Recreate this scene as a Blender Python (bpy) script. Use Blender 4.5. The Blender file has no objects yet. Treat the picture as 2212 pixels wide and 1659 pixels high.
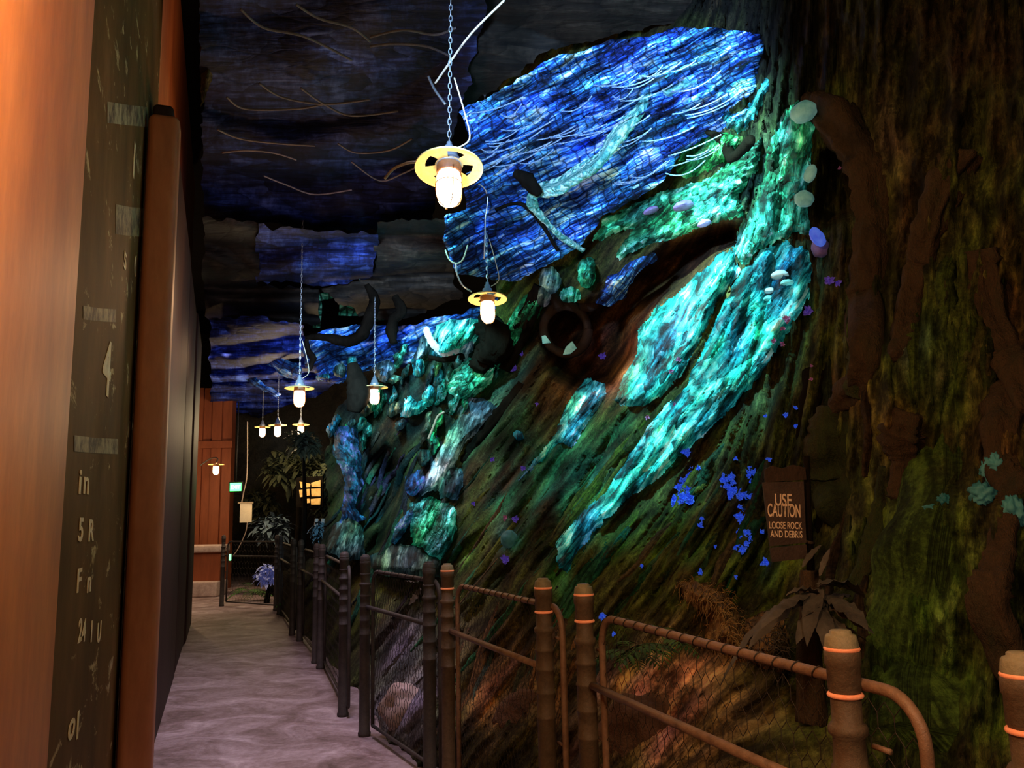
import bpy, bmesh, math, random
import numpy as np
from mathutils import Vector, Matrix, noise
random.seed(7)
PI = math.pi
C = bpy.context.scene.collection
SC = bpy.context.scene

# ------------------------------------------------------------------ camera
W, H, F = 2212, 1659, 1790.0
CAM = Vector((0, 0, 1.4))
PITCH = math.atan((1110 - H / 2) / F)
ROLL = 0.021
R3 = Matrix.Rotation(PI / 2 + PITCH, 3, 'X') @ Matrix.Rotation(-ROLL, 3, 'Z')
cd = bpy.data.cameras.new('camera'); cam = bpy.data.objects.new('camera', cd); C.objects.link(cam)
cd.sensor_fit = 'HORIZONTAL'; cd.sensor_width = 36; cd.lens = 36 * F / W
cd.clip_start = 0.02; cd.clip_end = 200
cam.matrix_world = Matrix.Translation(CAM) @ R3.to_4x4()
SC.camera = cam

def ray(px, py):
    return R3 @ Vector(((px - W / 2) / F, -(py - H / 2) / F, -1))
def at(px, py, Y):
    d = ray(px, py); return CAM + d * (Y / d.y)
def ground(px, py, z=0.0):
    d = ray(px, py); return CAM + d * ((z - CAM.z) / d.z)
def zplane(px, py, z):
    d = ray(px, py); return CAM + d * ((z - CAM.z) / max(d.z, 0.02))
def mpp(Y): return Y / F          # metres per pixel at depth Y

# ------------------------------------------------------------------ objects
def put(o, label=None, cat=None, group=None, kind=None):
    if label: o['label'] = label
    if cat: o['category'] = cat
    if group: o['group'] = group
    if kind: o['kind'] = kind
    return o
def thing(name, loc, label, cat, group=None):
    o = bpy.data.objects.new(name, None); C.objects.link(o); o.location = loc
    o.empty_display_size = 0.05
    return put(o, label, cat, group)
def mk(name, me, mat, parent=None, local=False):
    o = bpy.data.objects.new(name, me); C.objects.link(o)
    if mat and not me.materials: me.materials.append(mat)
    if parent:
        o.parent = parent
        if not local:                       # mesh built in world coordinates
            p = parent; off = Vector((0, 0, 0))
            while p: off += p.location; p = p.parent
            o.location = -off
    return o
def dup(root, loc, rot=(0, 0, 0), sc=1.0):
    r = root.copy(); C.objects.link(r); r.location = loc; r.rotation_euler = rot; r.scale = (sc, sc, sc)
    for ch in root.children:
        c = ch.copy(); C.objects.link(c); c.parent = r
        for g in ch.children:
            d = g.copy(); C.objects.link(d); d.parent = c
    return r

class G:
    """geometry collector"""
    def __init__(s): s.v = []; s.f = []; s.uv = []
    def add(s, vs, fs, uvs=None):
        b = len(s.v); s.v += [tuple(v) for v in vs]
        s.f += [tuple(b + i for i in f) for f in fs]
        s.uv += uvs if uvs else [(0, 0)] * len(vs)
        return s
    def mesh(s, name, smooth=True):
        me = bpy.data.meshes.new(name); me.from_pydata(s.v, [], s.f)
        u = me.uv_layers.new(name='UVMap')
        li = np.empty(len(me.loops), dtype=np.int32); me.loops.foreach_get('vertex_index', li)
        a = np.array(s.uv, dtype=np.float32)[li]; u.data.foreach_set('uv', a.ravel())
        me.polygons.foreach_set('use_smooth', [smooth] * len(me.polygons))
        me.update(); return me
    def tube(s, pts, rad, n=8, jit=0.0, caps=True, seed=0.0, sq=1.0):
        pts = [Vector(p) for p in pts]
        if not hasattr(rad, '__len__'): rad = [rad] * len(pts)
        t0 = (pts[1] - pts[0]).normalized()
        nn = t0.orthogonal().normalized(); vs = []; fs = []; uv = []; L = 0
        for i, p in enumerate(pts):
            t = (pts[min(i + 1, len(pts) - 1)] - pts[max(i - 1, 0)]).normalized()
            nn = (nn - t * nn.dot(t)).normalized(); bb = t.cross(nn)
            if i: L += (p - pts[i - 1]).length
            for k in range(n):
                a = 2 * PI * k / n; r = rad[i]
                dr = nn * math.cos(a) + bb * math.sin(a) * sq
                if jit:
                    q = p + dr * r
                    r *= 1 + jit * (noise.noise(Vector((math.cos(a) * 1.6 + seed, math.sin(a) * 1.6, L * 2.2 / max(rad[i], .02) * .06))) * 1.3 + .6 * noise.noise(q * (.6 / max(rad[i], .01))))
                vs.append(p + dr * r); uv.append((k / n * 2 * PI * rad[i], L))
        for i in range(len(pts) - 1):
            for k in range(n):
                k2 = (k + 1) % n
                fs.append((i * n + k, i * n + k2, (i + 1) * n + k2, (i + 1) * n + k))
        if caps: fs.append(tuple(range(n - 1, -1, -1))); fs.append(tuple((len(pts) - 1) * n + k for k in range(n)))
        return s.add(vs, fs, uv)
    def lathe(s, prof, n=24, c=(0, 0, 0)):
        vs = []; fs = []; uv = []; c = Vector(c)
        for i, (r, z) in enumerate(prof):
            for k in range(n):
                a = 2 * PI * k / n; vs.append(c + Vector((r * math.cos(a), r * math.sin(a), z))); uv.append((k / n * .3, z))
        for i in range(len(prof) - 1):
            for k in range(n):
                k2 = (k + 1) % n; fs.append((i * n + k, i * n + k2, (i + 1) * n + k2, (i + 1) * n + k))
        return s.add(vs, fs, uv)
    def box(s, lo, hi, M=None):
        vs = [Vector((x, y, z)) for x in (lo[0], hi[0]) for y in (lo[1], hi[1]) for z in (lo[2], hi[2])]
        if M: vs = [M @ v for v in vs]
        fs = [(0, 1, 3, 2), (4, 6, 7, 5), (0, 4, 5, 1), (2, 3, 7, 6), (0, 2, 6, 4), (1, 5, 7, 3)]
        return s.add(vs, fs, [(v.x + v.y, v.z) for v in vs])
    def prism(s, plan, z0, z1):
        n = len(plan); vs = [Vector((x, y, z0)) for x, y in plan] + [Vector((x, y, z1)) for x, y in plan]
        L = 0; us = []
        for i in range(n):
            us.append(L); j = (i + 1) % n; L += math.hypot(plan[j][0] - plan[i][0], plan[j][1] - plan[i][1])
        fs = [(i, (i + 1) % n, n + (i + 1) % n, n + i) for i in range(n)] + [tuple(range(n - 1, -1, -1)), tuple(range(n, 2 * n))]
        return s.add(vs, fs, [(u, z0) for u in us] + [(u, z1) for u in us])

def bevel(me, w, seg=3, ang=40):
    bm = bmesh.new(); bm.from_mesh(me)
    es = [e for e in bm.edges if len(e.link_faces) == 2 and e.calc_face_angle(0) > math.radians(ang)]
    bmesh.ops.bevel(bm, geom=es, offset=w, segments=seg, affect='EDGES', profile=0.5, clamp_overlap=True)
    bm.to_mesh(me); bm.free()
    return me
def flatish(me, ang=35):
    me.set_sharp_from_angle(angle=math.radians(ang)); return me
def smooth_path(pts, m=6):
    P = [Vector(p) for p in pts]; out = []
    for i in range(len(P) - 1):
        p0 = P[max(i - 1, 0)]; p1 = P[i]; p2 = P[i + 1]; p3 = P[min(i + 2, len(P) - 1)]
        for k in range(m):
            t = k / m
            out.append(.5 * ((2 * p1) + (p2 - p0) * t + (2 * p0 - 5 * p1 + 4 * p2 - p3) * t * t + (3 * p1 - p0 - 3 * p2 + p3) * t ** 3))
    out.append(P[-1]); return out
def interp(vals, n):
    return [float(x) for x in np.interp(np.linspace(0, len(vals) - 1, n), range(len(vals)), vals)]

# ------------------------------------------------------------------ materials
def NT(name):
    m = bpy.data.materials.new(name); m.use_nodes = True; nt = m.node_tree; nt.nodes.clear(); return m, nt
class N:
    def __init__(s, name):
        s.m, s.t = NT(name)
    def n(s, typ, **kw):
        x = s.t.nodes.new(typ)
        for k, v in kw.items():
            if hasattr(x, k): setattr(x, k, v)
        return x
    def l(s, a, b): s.t.links.new(a, b)
    def val(s, sock, v):
        if hasattr(v, 'is_output'): s.l(v, sock)
        else: sock.default_value = v
    def math(s, op, a, b=0.0, clamp=False):
        x = s.n('ShaderNodeMath', operation=op, use_clamp=clamp); s.val(x.inputs[0], a); s.val(x.inputs[1], b); return x.outputs[0]
    def mix(s, f, a, b, bt='MIX'):
        x = s.n('ShaderNodeMix', data_type='RGBA', blend_type=bt); s.val(x.inputs[0], f)
        for i, v in ((6, a), (7, b)):
            if isinstance(v, tuple): x.inputs[i].default_value = (*v[:3], 1)
            else: s.l(v, x.inputs[i])
        return x.outputs[2]
    def ramp(s, f, stops):
        x = s.n('ShaderNodeValToRGB'); cr = x.color_ramp
        while len(cr.elements) > 1: cr.elements.remove(cr.elements[-1])
        cr.elements[0].position = stops[0][0]; cr.elements[0].color = (*stops[0][1], 1)
        for p, c in stops[1:]:
            e = cr.elements.new(p); e.color = (*c, 1)
        s.l(f, x.inputs[0]); return x.outputs[0]
    def vec(s, kind, scale):
        tc = s.n('ShaderNodeTexCoord'); mp = s.n('ShaderNodeMapping'); s.l(tc.outputs[kind], mp.inputs[0]); mp.inputs[3].default_value = scale; return mp.outputs[0]
    def noise(s, vec, sc=1.0, det=5, rough=.6, dist=0.0):
        x = s.n('ShaderNodeTexNoise'); s.l(vec, x.inputs['Vector']); x.inputs['Scale'].default_value = sc; x.inputs['Detail'].default_value = det
        x.inputs['Roughness'].default_value = rough; x.inputs['Distortion'].default_value = dist; return x.outputs[0]
    def voro(s, vec, sc=1.0, feat='F1', rnd=1.0):
        x = s.n('ShaderNodeTexVoronoi', feature=feat); s.l(vec, x.inputs['Vector']); x.inputs['Scale'].default_value = sc; x.inputs['Randomness'].default_value = rnd; return x
    def finish(s, col, rough=.7, metal=0.0, bump=None, bstr=.4, bdist=.02, em=None, emstr=0.0, spec=.3, alpha=None, trans=None):
        b = s.n('ShaderNodeBsdfPrincipled'); o = s.n('ShaderNodeOutputMaterial'); s.l(b.outputs[0], o.inputs[0])
        if isinstance(col, tuple): b.inputs['Base Color'].default_value = (*col, 1)
        else: s.l(col, b.inputs['Base Color'])
        s.val(b.inputs['Roughness'], rough); b.inputs['Metallic'].default_value = metal; b.inputs['Specular IOR Level'].default_value = spec
        if bump is not None:
            bp = s.n('ShaderNodeBump'); bp.inputs['Strength'].default_value = bstr; bp.inputs['Distance'].default_value = bdist; s.l(bump, bp.inputs['Height']); s.l(bp.outputs[0], b.inputs['Normal'])
        if em is not None:
            if isinstance(em, tuple): b.inputs['Emission Color'].default_value = (*em, 1)
            else: s.l(em, b.inputs['Emission Color'])
            b.inputs['Emission Strength'].default_value = emstr
        return s.m

def mottled(name, c1, c2, sc=6, rough=.7, metal=0.0, det=6, bstr=.3, streak=(1, 1, 1), c3=None, em=None, emstr=0, spec=.3, bdist=.01):
    n = N(name); v = n.vec('Object', streak); f = n.noise(v, sc, det, .65)
    st = [(.3, c1), (.7, c2)]
    if c3: st = [(.28, c1), (.5, c2), (.72, c3)]
    col = n.ramp(f, st)
    f2 = n.noise(v, sc * 6, 4, .7)
    col = n.mix(.35, col, n.ramp(f2, [(.2, (0.35, .35, .35)), (.8, (1.5, 1.5, 1.5))]), 'MULTIPLY')
    return n.finish(col, rough, metal, bump=f2, bstr=bstr, bdist=bdist, em=em, emstr=emstr, spec=spec)

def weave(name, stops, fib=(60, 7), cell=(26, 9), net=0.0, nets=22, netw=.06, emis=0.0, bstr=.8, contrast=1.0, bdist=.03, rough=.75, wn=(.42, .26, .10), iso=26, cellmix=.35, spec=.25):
    """fibrous woven surface in UV metres (u across the strands, v along them), multiplied by the 'tint' attribute"""
    n = N(name)
    a = n.vec('UV', (fib[0], fib[1], 1)); f1 = n.noise(a, 1, 5, .65, .6)
    b = n.vec('UV', (5, 2.2, 1)); f2 = n.noise(b, 1, 4, .6, .3)
    c = n.vec('UV', (cell[0], cell[1], 1))
    # wobble the cells a little
    x = n.n('ShaderNodeTexNoise'); n.l(c, x.inputs['Vector']); x.inputs['Scale'].default_value = .7; x.inputs['Detail'].default_value = 2
    va = n.n('ShaderNodeVectorMath', operation='MULTIPLY_ADD'); n.l(x.outputs['Color'], va.inputs[0]); va.inputs[1].default_value = (.9, .9, 0); n.l(c, va.inputs[2])
    vo = n.voro(va.outputs[0], 1.0); vd = n.voro(va.outputs[0], 1.0, 'DISTANCE_TO_EDGE')
    sep = n.n('ShaderNodeSeparateColor'); n.l(vo.outputs['Color'], sep.inputs[0])
    f = n.math('ADD', n.math('ADD', n.math('MULTIPLY', f1, wn[0]), n.math('MULTIPLY', f2, wn[1])), n.math('MULTIPLY', sep.outputs[0], wn[2]))
    f4 = n.noise(n.vec('UV', (iso, iso * .6, 1)), 1, 5, .7)
    f = n.math('ADD', f, n.math('MULTIPLY', f4, 1 - sum(wn)))
    f = n.math('ADD', n.math('MULTIPLY', n.math('SUBTRACT', f, .5), 2.6 * contrast), .5, True)
    col = n.ramp(f, stops)
    edge = n.ramp(vd.outputs['Distance'], [(0.0, (.2, .2, .2)), (.12, (1, 1, 1))])
    col = n.mix(cellmix, col, edge, 'MULTIPLY')
    if net:
        d = n.vec('UV', (nets, nets * .62, 1))
        xx = n.n('ShaderNodeTexNoise'); n.l(d, xx.inputs['Vector']); xx.inputs['Scale'].default_value = .25; xx.inputs['Detail'].default_value = 1
        v2 = n.n('ShaderNodeVectorMath', operation='MULTIPLY_ADD'); n.l(xx.outputs['Color'], v2.inputs[0]); v2.inputs[1].default_value = (2.5, 2.5, 0); n.l(d, v2.inputs[2])
        nd = n.voro(v2.outputs[0], 1.0, 'DISTANCE_TO_EDGE', .45)
        nm = n.ramp(nd.outputs['Distance'], [(0.0, (0, 0, 0)), (netw, (.05, .05, .05)), (netw + .07, (1, 1, 1))])
        col = n.mix(net, col, nm, 'MULTIPLY')
    at_ = n.n('ShaderNodeVertexColor', layer_name='tint')
    col = n.mix(1.0, col, at_.outputs[0], 'MULTIPLY')
    h = n.math('ADD', f1, n.math('MULTIPLY', n.math('MINIMUM', vd.outputs['Distance'], .25), 2.0))
    return n.finish(col, rough, 0, bump=h, bstr=bstr, bdist=bdist, em=col, emstr=emis, spec=spec)  # emission stands in for part of the coloured light on the weave

def mossmat(name='moss_rock'):
    n = N(name)
    at_ = n.n('ShaderNodeVertexColor', layer_name='tint')
    a = n.vec('UV', (16, 3.2, 1)); f1 = n.noise(a, 1, 6, .65, .5)
    o = n.vec('Object', (1, 1, 1)); f2 = n.noise(o, 38, 6, .72); f3 = n.noise(o, 3.2, 4, .6)
    k = n.math('ADD', n.math('MULTIPLY', f1, .5), n.math('ADD', n.math('MULTIPLY', f2, .38), n.math('MULTIPLY', f3, .25)))
    mul = n.ramp(k, [(.40, (.05, .045, .04)), (.53, (.55, .55, .55)), (.64, (1.9, 1.9, 1.7)), (.78, (4.2, 4.0, 3.2))])
    col = n.mix(1.0, at_.outputs[0], mul, 'MULTIPLY')
    # warm bark shows through the moss in places
    bark = n.ramp(n.noise(o, 1.7, 5, .65), [(.5, (0, 0, 0)), (.68, (1, 1, 1))])
    brc = n.mix(1.0, (.085, .048, .022), mul, 'MULTIPLY')
    col = n.mix(n.math('MULTIPLY', bark, .7), col, brc)
    h = n.math('ADD', f1, n.math('MULTIPLY', f2, .5))
    return n.finish(col, .85, 0, bump=h, bstr=.9, bdist=.04, spec=.15)

def emit(name, col, s):
    n = N(name); return n.finish(tuple(min(1, c) for c in col), .4, em=col, emstr=s)

# ------------------------------------------------------------------ depth of the rock wall
class TPS:
    def __init__(s, pts):
        P = np.array(pts, float); s.c = P[:, :2] / 1000.; y = P[:, 2]
        K = s.k(s.c[:, None] - s.c[None]); n = len(P)
        A = np.zeros((n + 3, n + 3)); A[:n, :n] = K + np.eye(n) * 1e-3
        Q = np.c_[np.ones(n), s.c]; A[:n, n:] = Q; A[n:, :n] = Q.T
        s.w = np.linalg.solve(A, np.r_[y, 0, 0, 0])
    @staticmethod
    def k(d):
        r2 = (d ** 2).sum(-1); return .5 * r2 * np.log(r2 + 1e-12)
    def __call__(s, px, py):
        q = np.stack([np.asarray(px, float) / 1000., np.asarray(py, float) / 1000.], -1)
        K = s.k(q[..., None, :] - s.c); n = len(s.c)
        return K @ s.w[:n] + s.w[n] + q @ s.w[n + 1:]

DW = TPS([(2400, 1750, 2.1), (2400, 900, 2.5), (2400, -150, 2.7), (2212, 1659, 2.3), (2212, 1200, 2.6), (2212, 600, 2.9), (2212, 0, 2.9),
          (1950, 1659, 2.6), (1950, 1200, 3.0), (1950, 600, 3.3), (1950, 0, 3.2), (1750, 1600, 2.75), (1720, 1300, 3.5), (1700, 1000, 3.8), (1700, 700, 4.1), (1720, 400, 4.3), (1700, 0, 4.2),
          (1500, 1659, 3.2), (1500, 1300, 4.0), (1450, 1000, 4.7), (1450, 650, 5.6), (1450, 300, 5.9), (1450, 0, 5.6),
          (1250, 1659, 3.8), (1250, 1400, 4.5), (1200, 1150, 5.4), (1200, 850, 6.6), (1200, 600, 7.4), (1200, 250, 7.2), (1150, 0, 7.0),
          (1050, 1659, 4.5), (1050, 1400, 5.4), (1000, 1150, 6.7), (1000, 900, 8.2), (1000, 700, 9.0),
          (850, 1600, 5.7), (850, 1350, 6.9), (850, 1100, 8.6), (850, 850, 10.2), (720, 1450, 8.4), (720, 1250, 9.6), (720, 1050, 11), (700, 880, 12), (600, 1350, 12.8), (600, 1150, 13.6), (590, 1700, 8.5)])

def smooth(a, b, x):
    t = np.clip((x - a) / (b - a), 0, 1); return t * t * (3 - 2 * t)
def poly_sd(poly, px, py):
    """signed distance (positive inside), nearest boundary point"""
    P = np.array(poly, float); Q = np.roll(P, -1, 0); shp = px.shape
    X = np.stack([px.ravel(), py.ravel()], 1); best = np.full(len(X), 1e18); bp = np.zeros_like(X); ins = np.zeros(len(X), bool)
    for a, b in zip(P, Q):
        e = b - a; t = np.clip(((X - a) @ e) / max(e @ e, 1e-9), 0, 1); pt = a + t[:, None] * e
        d = ((X - pt) ** 2).sum(1); m = d < best; best[m] = d[m]; bp[m] = pt[m]
        if a[1] != b[1]:
            c = ((a[1] > X[:, 1]) != (b[1] > X[:, 1])) & (X[:, 0] < (b[0] - a[0]) * (X[:, 1] - a[1]) / (b[1] - a[1]) + a[0]); ins ^= c
    d = np.sqrt(best) * np.where(ins, 1, -1)
    return d.reshape(shp), bp.reshape(shp + (2,))

CAVE = [(1165, 720), (1200, 660), (1290, 640), (1370, 575), (1440, 525), (1560, 478), (1612, 478), (1600, 530), (1545, 548), (1490, 600), (1420, 655), (1375, 700), (1368, 770), (1330, 838), (1240, 850), (1180, 800)]
CAVE2 = [(780, 1205), (790, 1130), (800, 1060), (770, 1000), (830, 960), (880, 1000), (870, 1080), (850, 1140), (830, 1205)]
CAVE3 = [(1770, 330), (1800, 310), (1850, 350), (1865, 430), (1850, 470), (1780, 500), (1765, 450)]
def kflow(px): return .72 - .66 * smooth(1480, 1900, px)
def nz(x, y, z=0.0): return noise.noise(Vector((x, y, z)))
def vnz(f, *a): return np.array([f(*q) for q in zip(*[np.ravel(i) for i in a])]).reshape(np.shape(a[0]))
def rel(s, py, px):
    r1 = 1 - 2 * abs(nz(s / 120., py / 620., 3.1)); r2 = 1 - 2 * abs(nz(s / 42., py / 330., 8.7))
    b = noise.fractal(Vector((px / 260., py / 260., 1.7)), 1.0, 2.0, 3); f = noise.fractal(Vector((s / 16., py / 60., 5.5)), 1.0, 2.0, 3)
    return .15 * r1 + .085 * r2 + .20 * b + .05 * f
def wallY(px, py, fine=True):
    px = np.asarray(px, float); py = np.asarray(py, float)
    Y = DW(px, py); s = px + kflow(px) * (py - 1250)
    r = vnz(rel, s, py, px)
    Y = Y - r * (Y / 4.6)
    for cv, dep in ((CAVE, 1.9), (CAVE2, .9), (CAVE3, .5)):
        d, _ = poly_sd(cv, px, py); Y = Y + dep * smooth(-8, 38, d)
    return Y
def wy(px, py): return float(wallY(np.array([px]), np.array([py]))[0])

def sheet(name, poly, mat, depth=None, off=.06, edge=16, sink=.0, step=4, k=.72, strand=.03, sw=20, sl=220, tint=None, blobs=(), parent=None, relief=None, jitter=5, seed=0, mottle=0.0):
    P = np.array(poly, float)
    # soften the outline
    pts = []
    for a, b in zip(P, np.roll(P, -1, 0)):
        m = max(1, int(np.hypot(*(b - a)) / 5))
        for i in range(m):
            q = a + (b - a) * i / m
            jx = nz(q[0] / 24., q[1] / 24., seed + 2) + .7 * nz(q[0] / 8., q[1] / 8., seed + 5); jy = nz(q[0] / 24., q[1] / 24., seed + 9) + .7 * nz(q[0] / 8., q[1] / 8., seed + 14)
            pts.append((q[0] + jitter * jx, q[1] + jitter * jy))
    P = np.array(pts)
    x0, y0 = P.min(0) - step; x1, y1 = P.max(0) + step
    gx, gy = np.meshgrid(np.arange(x0, x1 + step, step), np.arange(y0, y1 + step, step))
    d, bp = poly_sd(P, gx, gy)
    out = d < 0
    near = d > -step * 1.5
    gx = np.where(out & near, bp[..., 0], gx); gy = np.where(out & near, bp[..., 1], gy)
    dd = np.where(out, 0, d)
    use = (d > 0)
    fm = use[:-1, :-1].astype(int) + use[1:, :-1] + use[:-1, 1:] + use[1:, 1:]
    nm = near[:-1, :-1] & near[1:, :-1] & near[:-1, 1:] & near[1:, 1:]
    face = (fm >= 1) & nm
    vid = np.full(gx.shape, -1); need = np.zeros(gx.shape, bool)
    need[:-1, :-1] |= face; need[1:, :-1] |= face; need[:-1, 1:] |= face; need[1:, 1:] |= face
    vid[need] = np.arange(need.sum())
    X = gx[need]; Yp = gy[need]; D = dd[need]
    Z = (wallY(X, Yp) if depth is None else depth(X, Yp))
    e = smooth(0, edge, D)
    kk = k(X) if callable(k) else k
    if callable(k):
        s = X + kk * (Yp - 1250); v_ = Yp
    else:
        nn_ = math.sqrt(1 + k * k); s = (X + k * (Yp - 800)) / nn_; v_ = (-k * X + Yp) / nn_
    s = s + vnz(lambda a, b: 9 * nz(a / 90., b / 90., 6.1) + 3 * nz(a / 28., b / 28., 2.7), X, Yp)
    r = vnz(lambda a, b: (1 - 2 * abs(nz(a / sw, b / sl, 4.4 + seed))) * .7 + .5 * nz(a / (sw * .45), b / (sl * .5), 1.2 + seed) + .35 * nz(a / (sw * .2), b / (sl * .12), 7.7 + seed), s, v_)
    sc = Z / 4.6
    Z = Z - (off * e - sink * (1 - e)) * sc - strand * r * sc * (.3 + .7 * e)
    if relief is not None: Z = Z - relief(X, Yp)
    vs = [at(a, b, c) for a, b, c in zip(X, Yp, Z)]
    fi = np.argwhere(face)
    fs = [(int(vid[i, j]), int(vid[i + 1, j]), int(vid[i + 1, j + 1]), int(vid[i, j + 1])) for i, j in fi]
    uv = [(float(a * m), float(b * m)) for a, b, m in zip(s, v_, np.full(len(s), float(np.mean(Z)) / F))]
    g = G(); g.add(vs, fs, uv); me = g.mesh(name)
    col = np.ones((len(vs), 4), np.float32)
    if tint is not None: col[:, :3] = tint
    for bx, by, rx, ry, ang, c, wgt in blobs:
        ca, sa = math.cos(math.radians(ang)), math.sin(math.radians(ang))
        dx = X - bx; dy = Yp - by; u = (dx * ca + dy * sa) / rx; v = (-dx * sa + dy * ca) / ry
        w = np.exp(-(u * u + v * v) * 1.2) * wgt
        w = np.clip(w, 0, 1)[:, None]; col[:, :3] = col[:, :3] * (1 - w) + np.array(c) * w
    if mottle:
        q = vnz(lambda a, b: noise.fractal(Vector((a / 24., b / 60., 3.3 + seed)), 1.0, 2.0, 3), s, v_); h = vnz(lambda a, b: nz(a / 45., b / 90., 8.8 + seed), s, v_)
        m_ = np.clip(np.exp(mottle * 2.0 * q), .12, 2.3); col[:, :3] *= m_[:, None]
        col[:, 1] *= 1 + .45 * mottle * h; col[:, 2] *= 1 - .45 * mottle * h
    ca_ = me.color_attributes.new('tint', 'FLOAT_COLOR', 'POINT'); ca_.data.foreach_set('color', col.ravel())
    return mk(name, me, mat, parent)
# ------------------------------------------------------------------ material library
M = {}
M['moss'] = mossmat()
TEAL = [(.12, (.001, .010, .011)), (.34, (.004, .075, .085)), (.50, (.015, .36, .38)), (.64, (.10, .74, .68)), (.82, (.55, 1.0, .90))]
GREEN = [(.12, (.002, .012, .006)), (.36, (.006, .10, .055)), (.55, (.03, .38, .22)), (.72, (.15, .75, .50)), (.88, (.65, 1.0, .88))]
BLUE = [(.14, (.001, .003, .015)), (.36, (.005, .03, .16)), (.50, (.015, .11, .50)), (.64, (.08, .38, .95)), (.80, (.60, .88, 1.0))]
DKBLUE = [(.2, (.006, .006, .012)), (.45, (.012, .016, .05)), (.62, (.03, .05, .16)), (.85, (.12, .18, .40))]
GREY = [(.15, (.006, .016, .018)), (.4, (.03, .075, .08)), (.6, (.11, .22, .22)), (.85, (.50, .72, .66))]
PURP = [(.15, (.004, .008, .02)), (.38, (.01, .05, .12)), (.55, (.02, .20, .38)), (.70, (.14, .14, .55)), (.85, (.35, .65, .9))]
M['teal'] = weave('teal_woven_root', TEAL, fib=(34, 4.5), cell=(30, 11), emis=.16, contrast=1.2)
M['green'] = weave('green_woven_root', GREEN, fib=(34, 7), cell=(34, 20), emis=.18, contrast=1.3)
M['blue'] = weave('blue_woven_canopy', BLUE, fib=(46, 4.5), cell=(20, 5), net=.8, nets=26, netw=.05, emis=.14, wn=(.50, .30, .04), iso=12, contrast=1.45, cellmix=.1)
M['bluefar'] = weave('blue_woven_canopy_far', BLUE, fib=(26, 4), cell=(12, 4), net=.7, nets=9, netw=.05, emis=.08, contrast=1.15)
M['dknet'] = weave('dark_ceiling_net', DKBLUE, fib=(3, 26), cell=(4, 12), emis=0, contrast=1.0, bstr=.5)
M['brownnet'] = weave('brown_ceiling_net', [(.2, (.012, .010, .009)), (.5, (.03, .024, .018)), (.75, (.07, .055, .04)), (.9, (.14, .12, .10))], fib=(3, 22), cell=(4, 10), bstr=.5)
M['grey'] = weave('grey_woven_root', GREY, fib=(30, 4), cell=(16, 6), emis=.16, contrast=1.35)  # emission raised, as on the violet roots, to brighten the middle distance
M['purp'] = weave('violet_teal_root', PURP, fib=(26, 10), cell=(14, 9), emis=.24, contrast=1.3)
M['slat'] = weave('green_slatted_mesh', [(.1, (.004, .03, .016)), (.5, (.03, .28, .15)), (.85, (.35, .85, .55))], fib=(3, 40), cell=(6, 10), net=.9, nets=11, netw=.10, emis=.10)  # green light on the slats put into colour and emission
M['rail'] = mottled('rusty_pipe', (.15, .075, .04), (.25, .14, .08), 9, .5, c3=(.11, .055, .03), spec=.4)
M['post'] = mottled('weathered_post', (.065, .038, .020), (.115, .075, .042), 14, .6, c3=(.095, .052, .026), spec=.35)
M['cap'] = mottled('olive_cap', (.20, .16, .085), (.30, .245, .14), 14, .55)
M['copper'] = mottled('copper_ring', (.85, .26, .11), (1.0, .42, .22), 30, .4, bstr=.1, em=(1.0, .22, .07), emstr=.16)  # emission stands in for warm glints reflected by the copper
M['wire'] = mottled('dark_wire', (.02, .016, .012), (.05, .038, .028), 20, .6)
M['darkpost'] = mottled('dark_post', (.035, .03, .028), (.075, .062, .052), 12, .6)  # shaded copy of the fence colours for sections with less warm light
M['bark'] = mottled('bark', (.018, .012, .006), (.065, .038, .018), 9, .9, c3=(.032, .028, .012), streak=(1, 1, .35), bstr=.8, bdist=.03)
M['mossbark'] = mottled('mossy_bark', (.014, .012, .006), (.035, .05, .012), 9, .9, c3=(.05, .034, .016), streak=(1, 1, .3), bstr=.9, bdist=.03)
M['darkwood'] = mottled('dark_driftwood', (.004, .003, .002), (.012, .009, .006), 8, .9, streak=(1, 1, .5), bstr=.7, spec=.03)
M['brownhoop'] = mottled('brown_wrapped_wood', (.016, .008, .004), (.04, .02, .009), 10, .8, streak=(1, 1, .5), bstr=.6)
M['panelA'] = mottled('orange_rust_paint', (.46, .135, .030), (.66, .23, .06), 2.2, .55, c3=(.50, .15, .035), streak=(1, 1, .35), bstr=.12, spec=.4)
M['panelC'] = mottled('brown_rust_paint', (.26, .075, .026), (.40, .14, .055), 2.0, .55, c3=(.20, .055, .02), streak=(1, 1, .25), bstr=.12)
M['panelD'] = mottled('dark_rust_paint', (.016, .008, .006), (.042, .021, .015), 2.6, .6, c3=(.024, .013, .010), streak=(1, 1, .2), bstr=.15, spec=.12)
M['panelR'] = mottled('red_brown_paint', (.46, .11, .035), (.66, .20, .06), 2.6, .6, streak=(1, 1, .2), bstr=.15)
M['panelF'] = mottled('far_red_brown_paint', (.20, .05, .018), (.30, .085, .03), 2.6, .6, streak=(1, 1, .2), bstr=.15)
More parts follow.
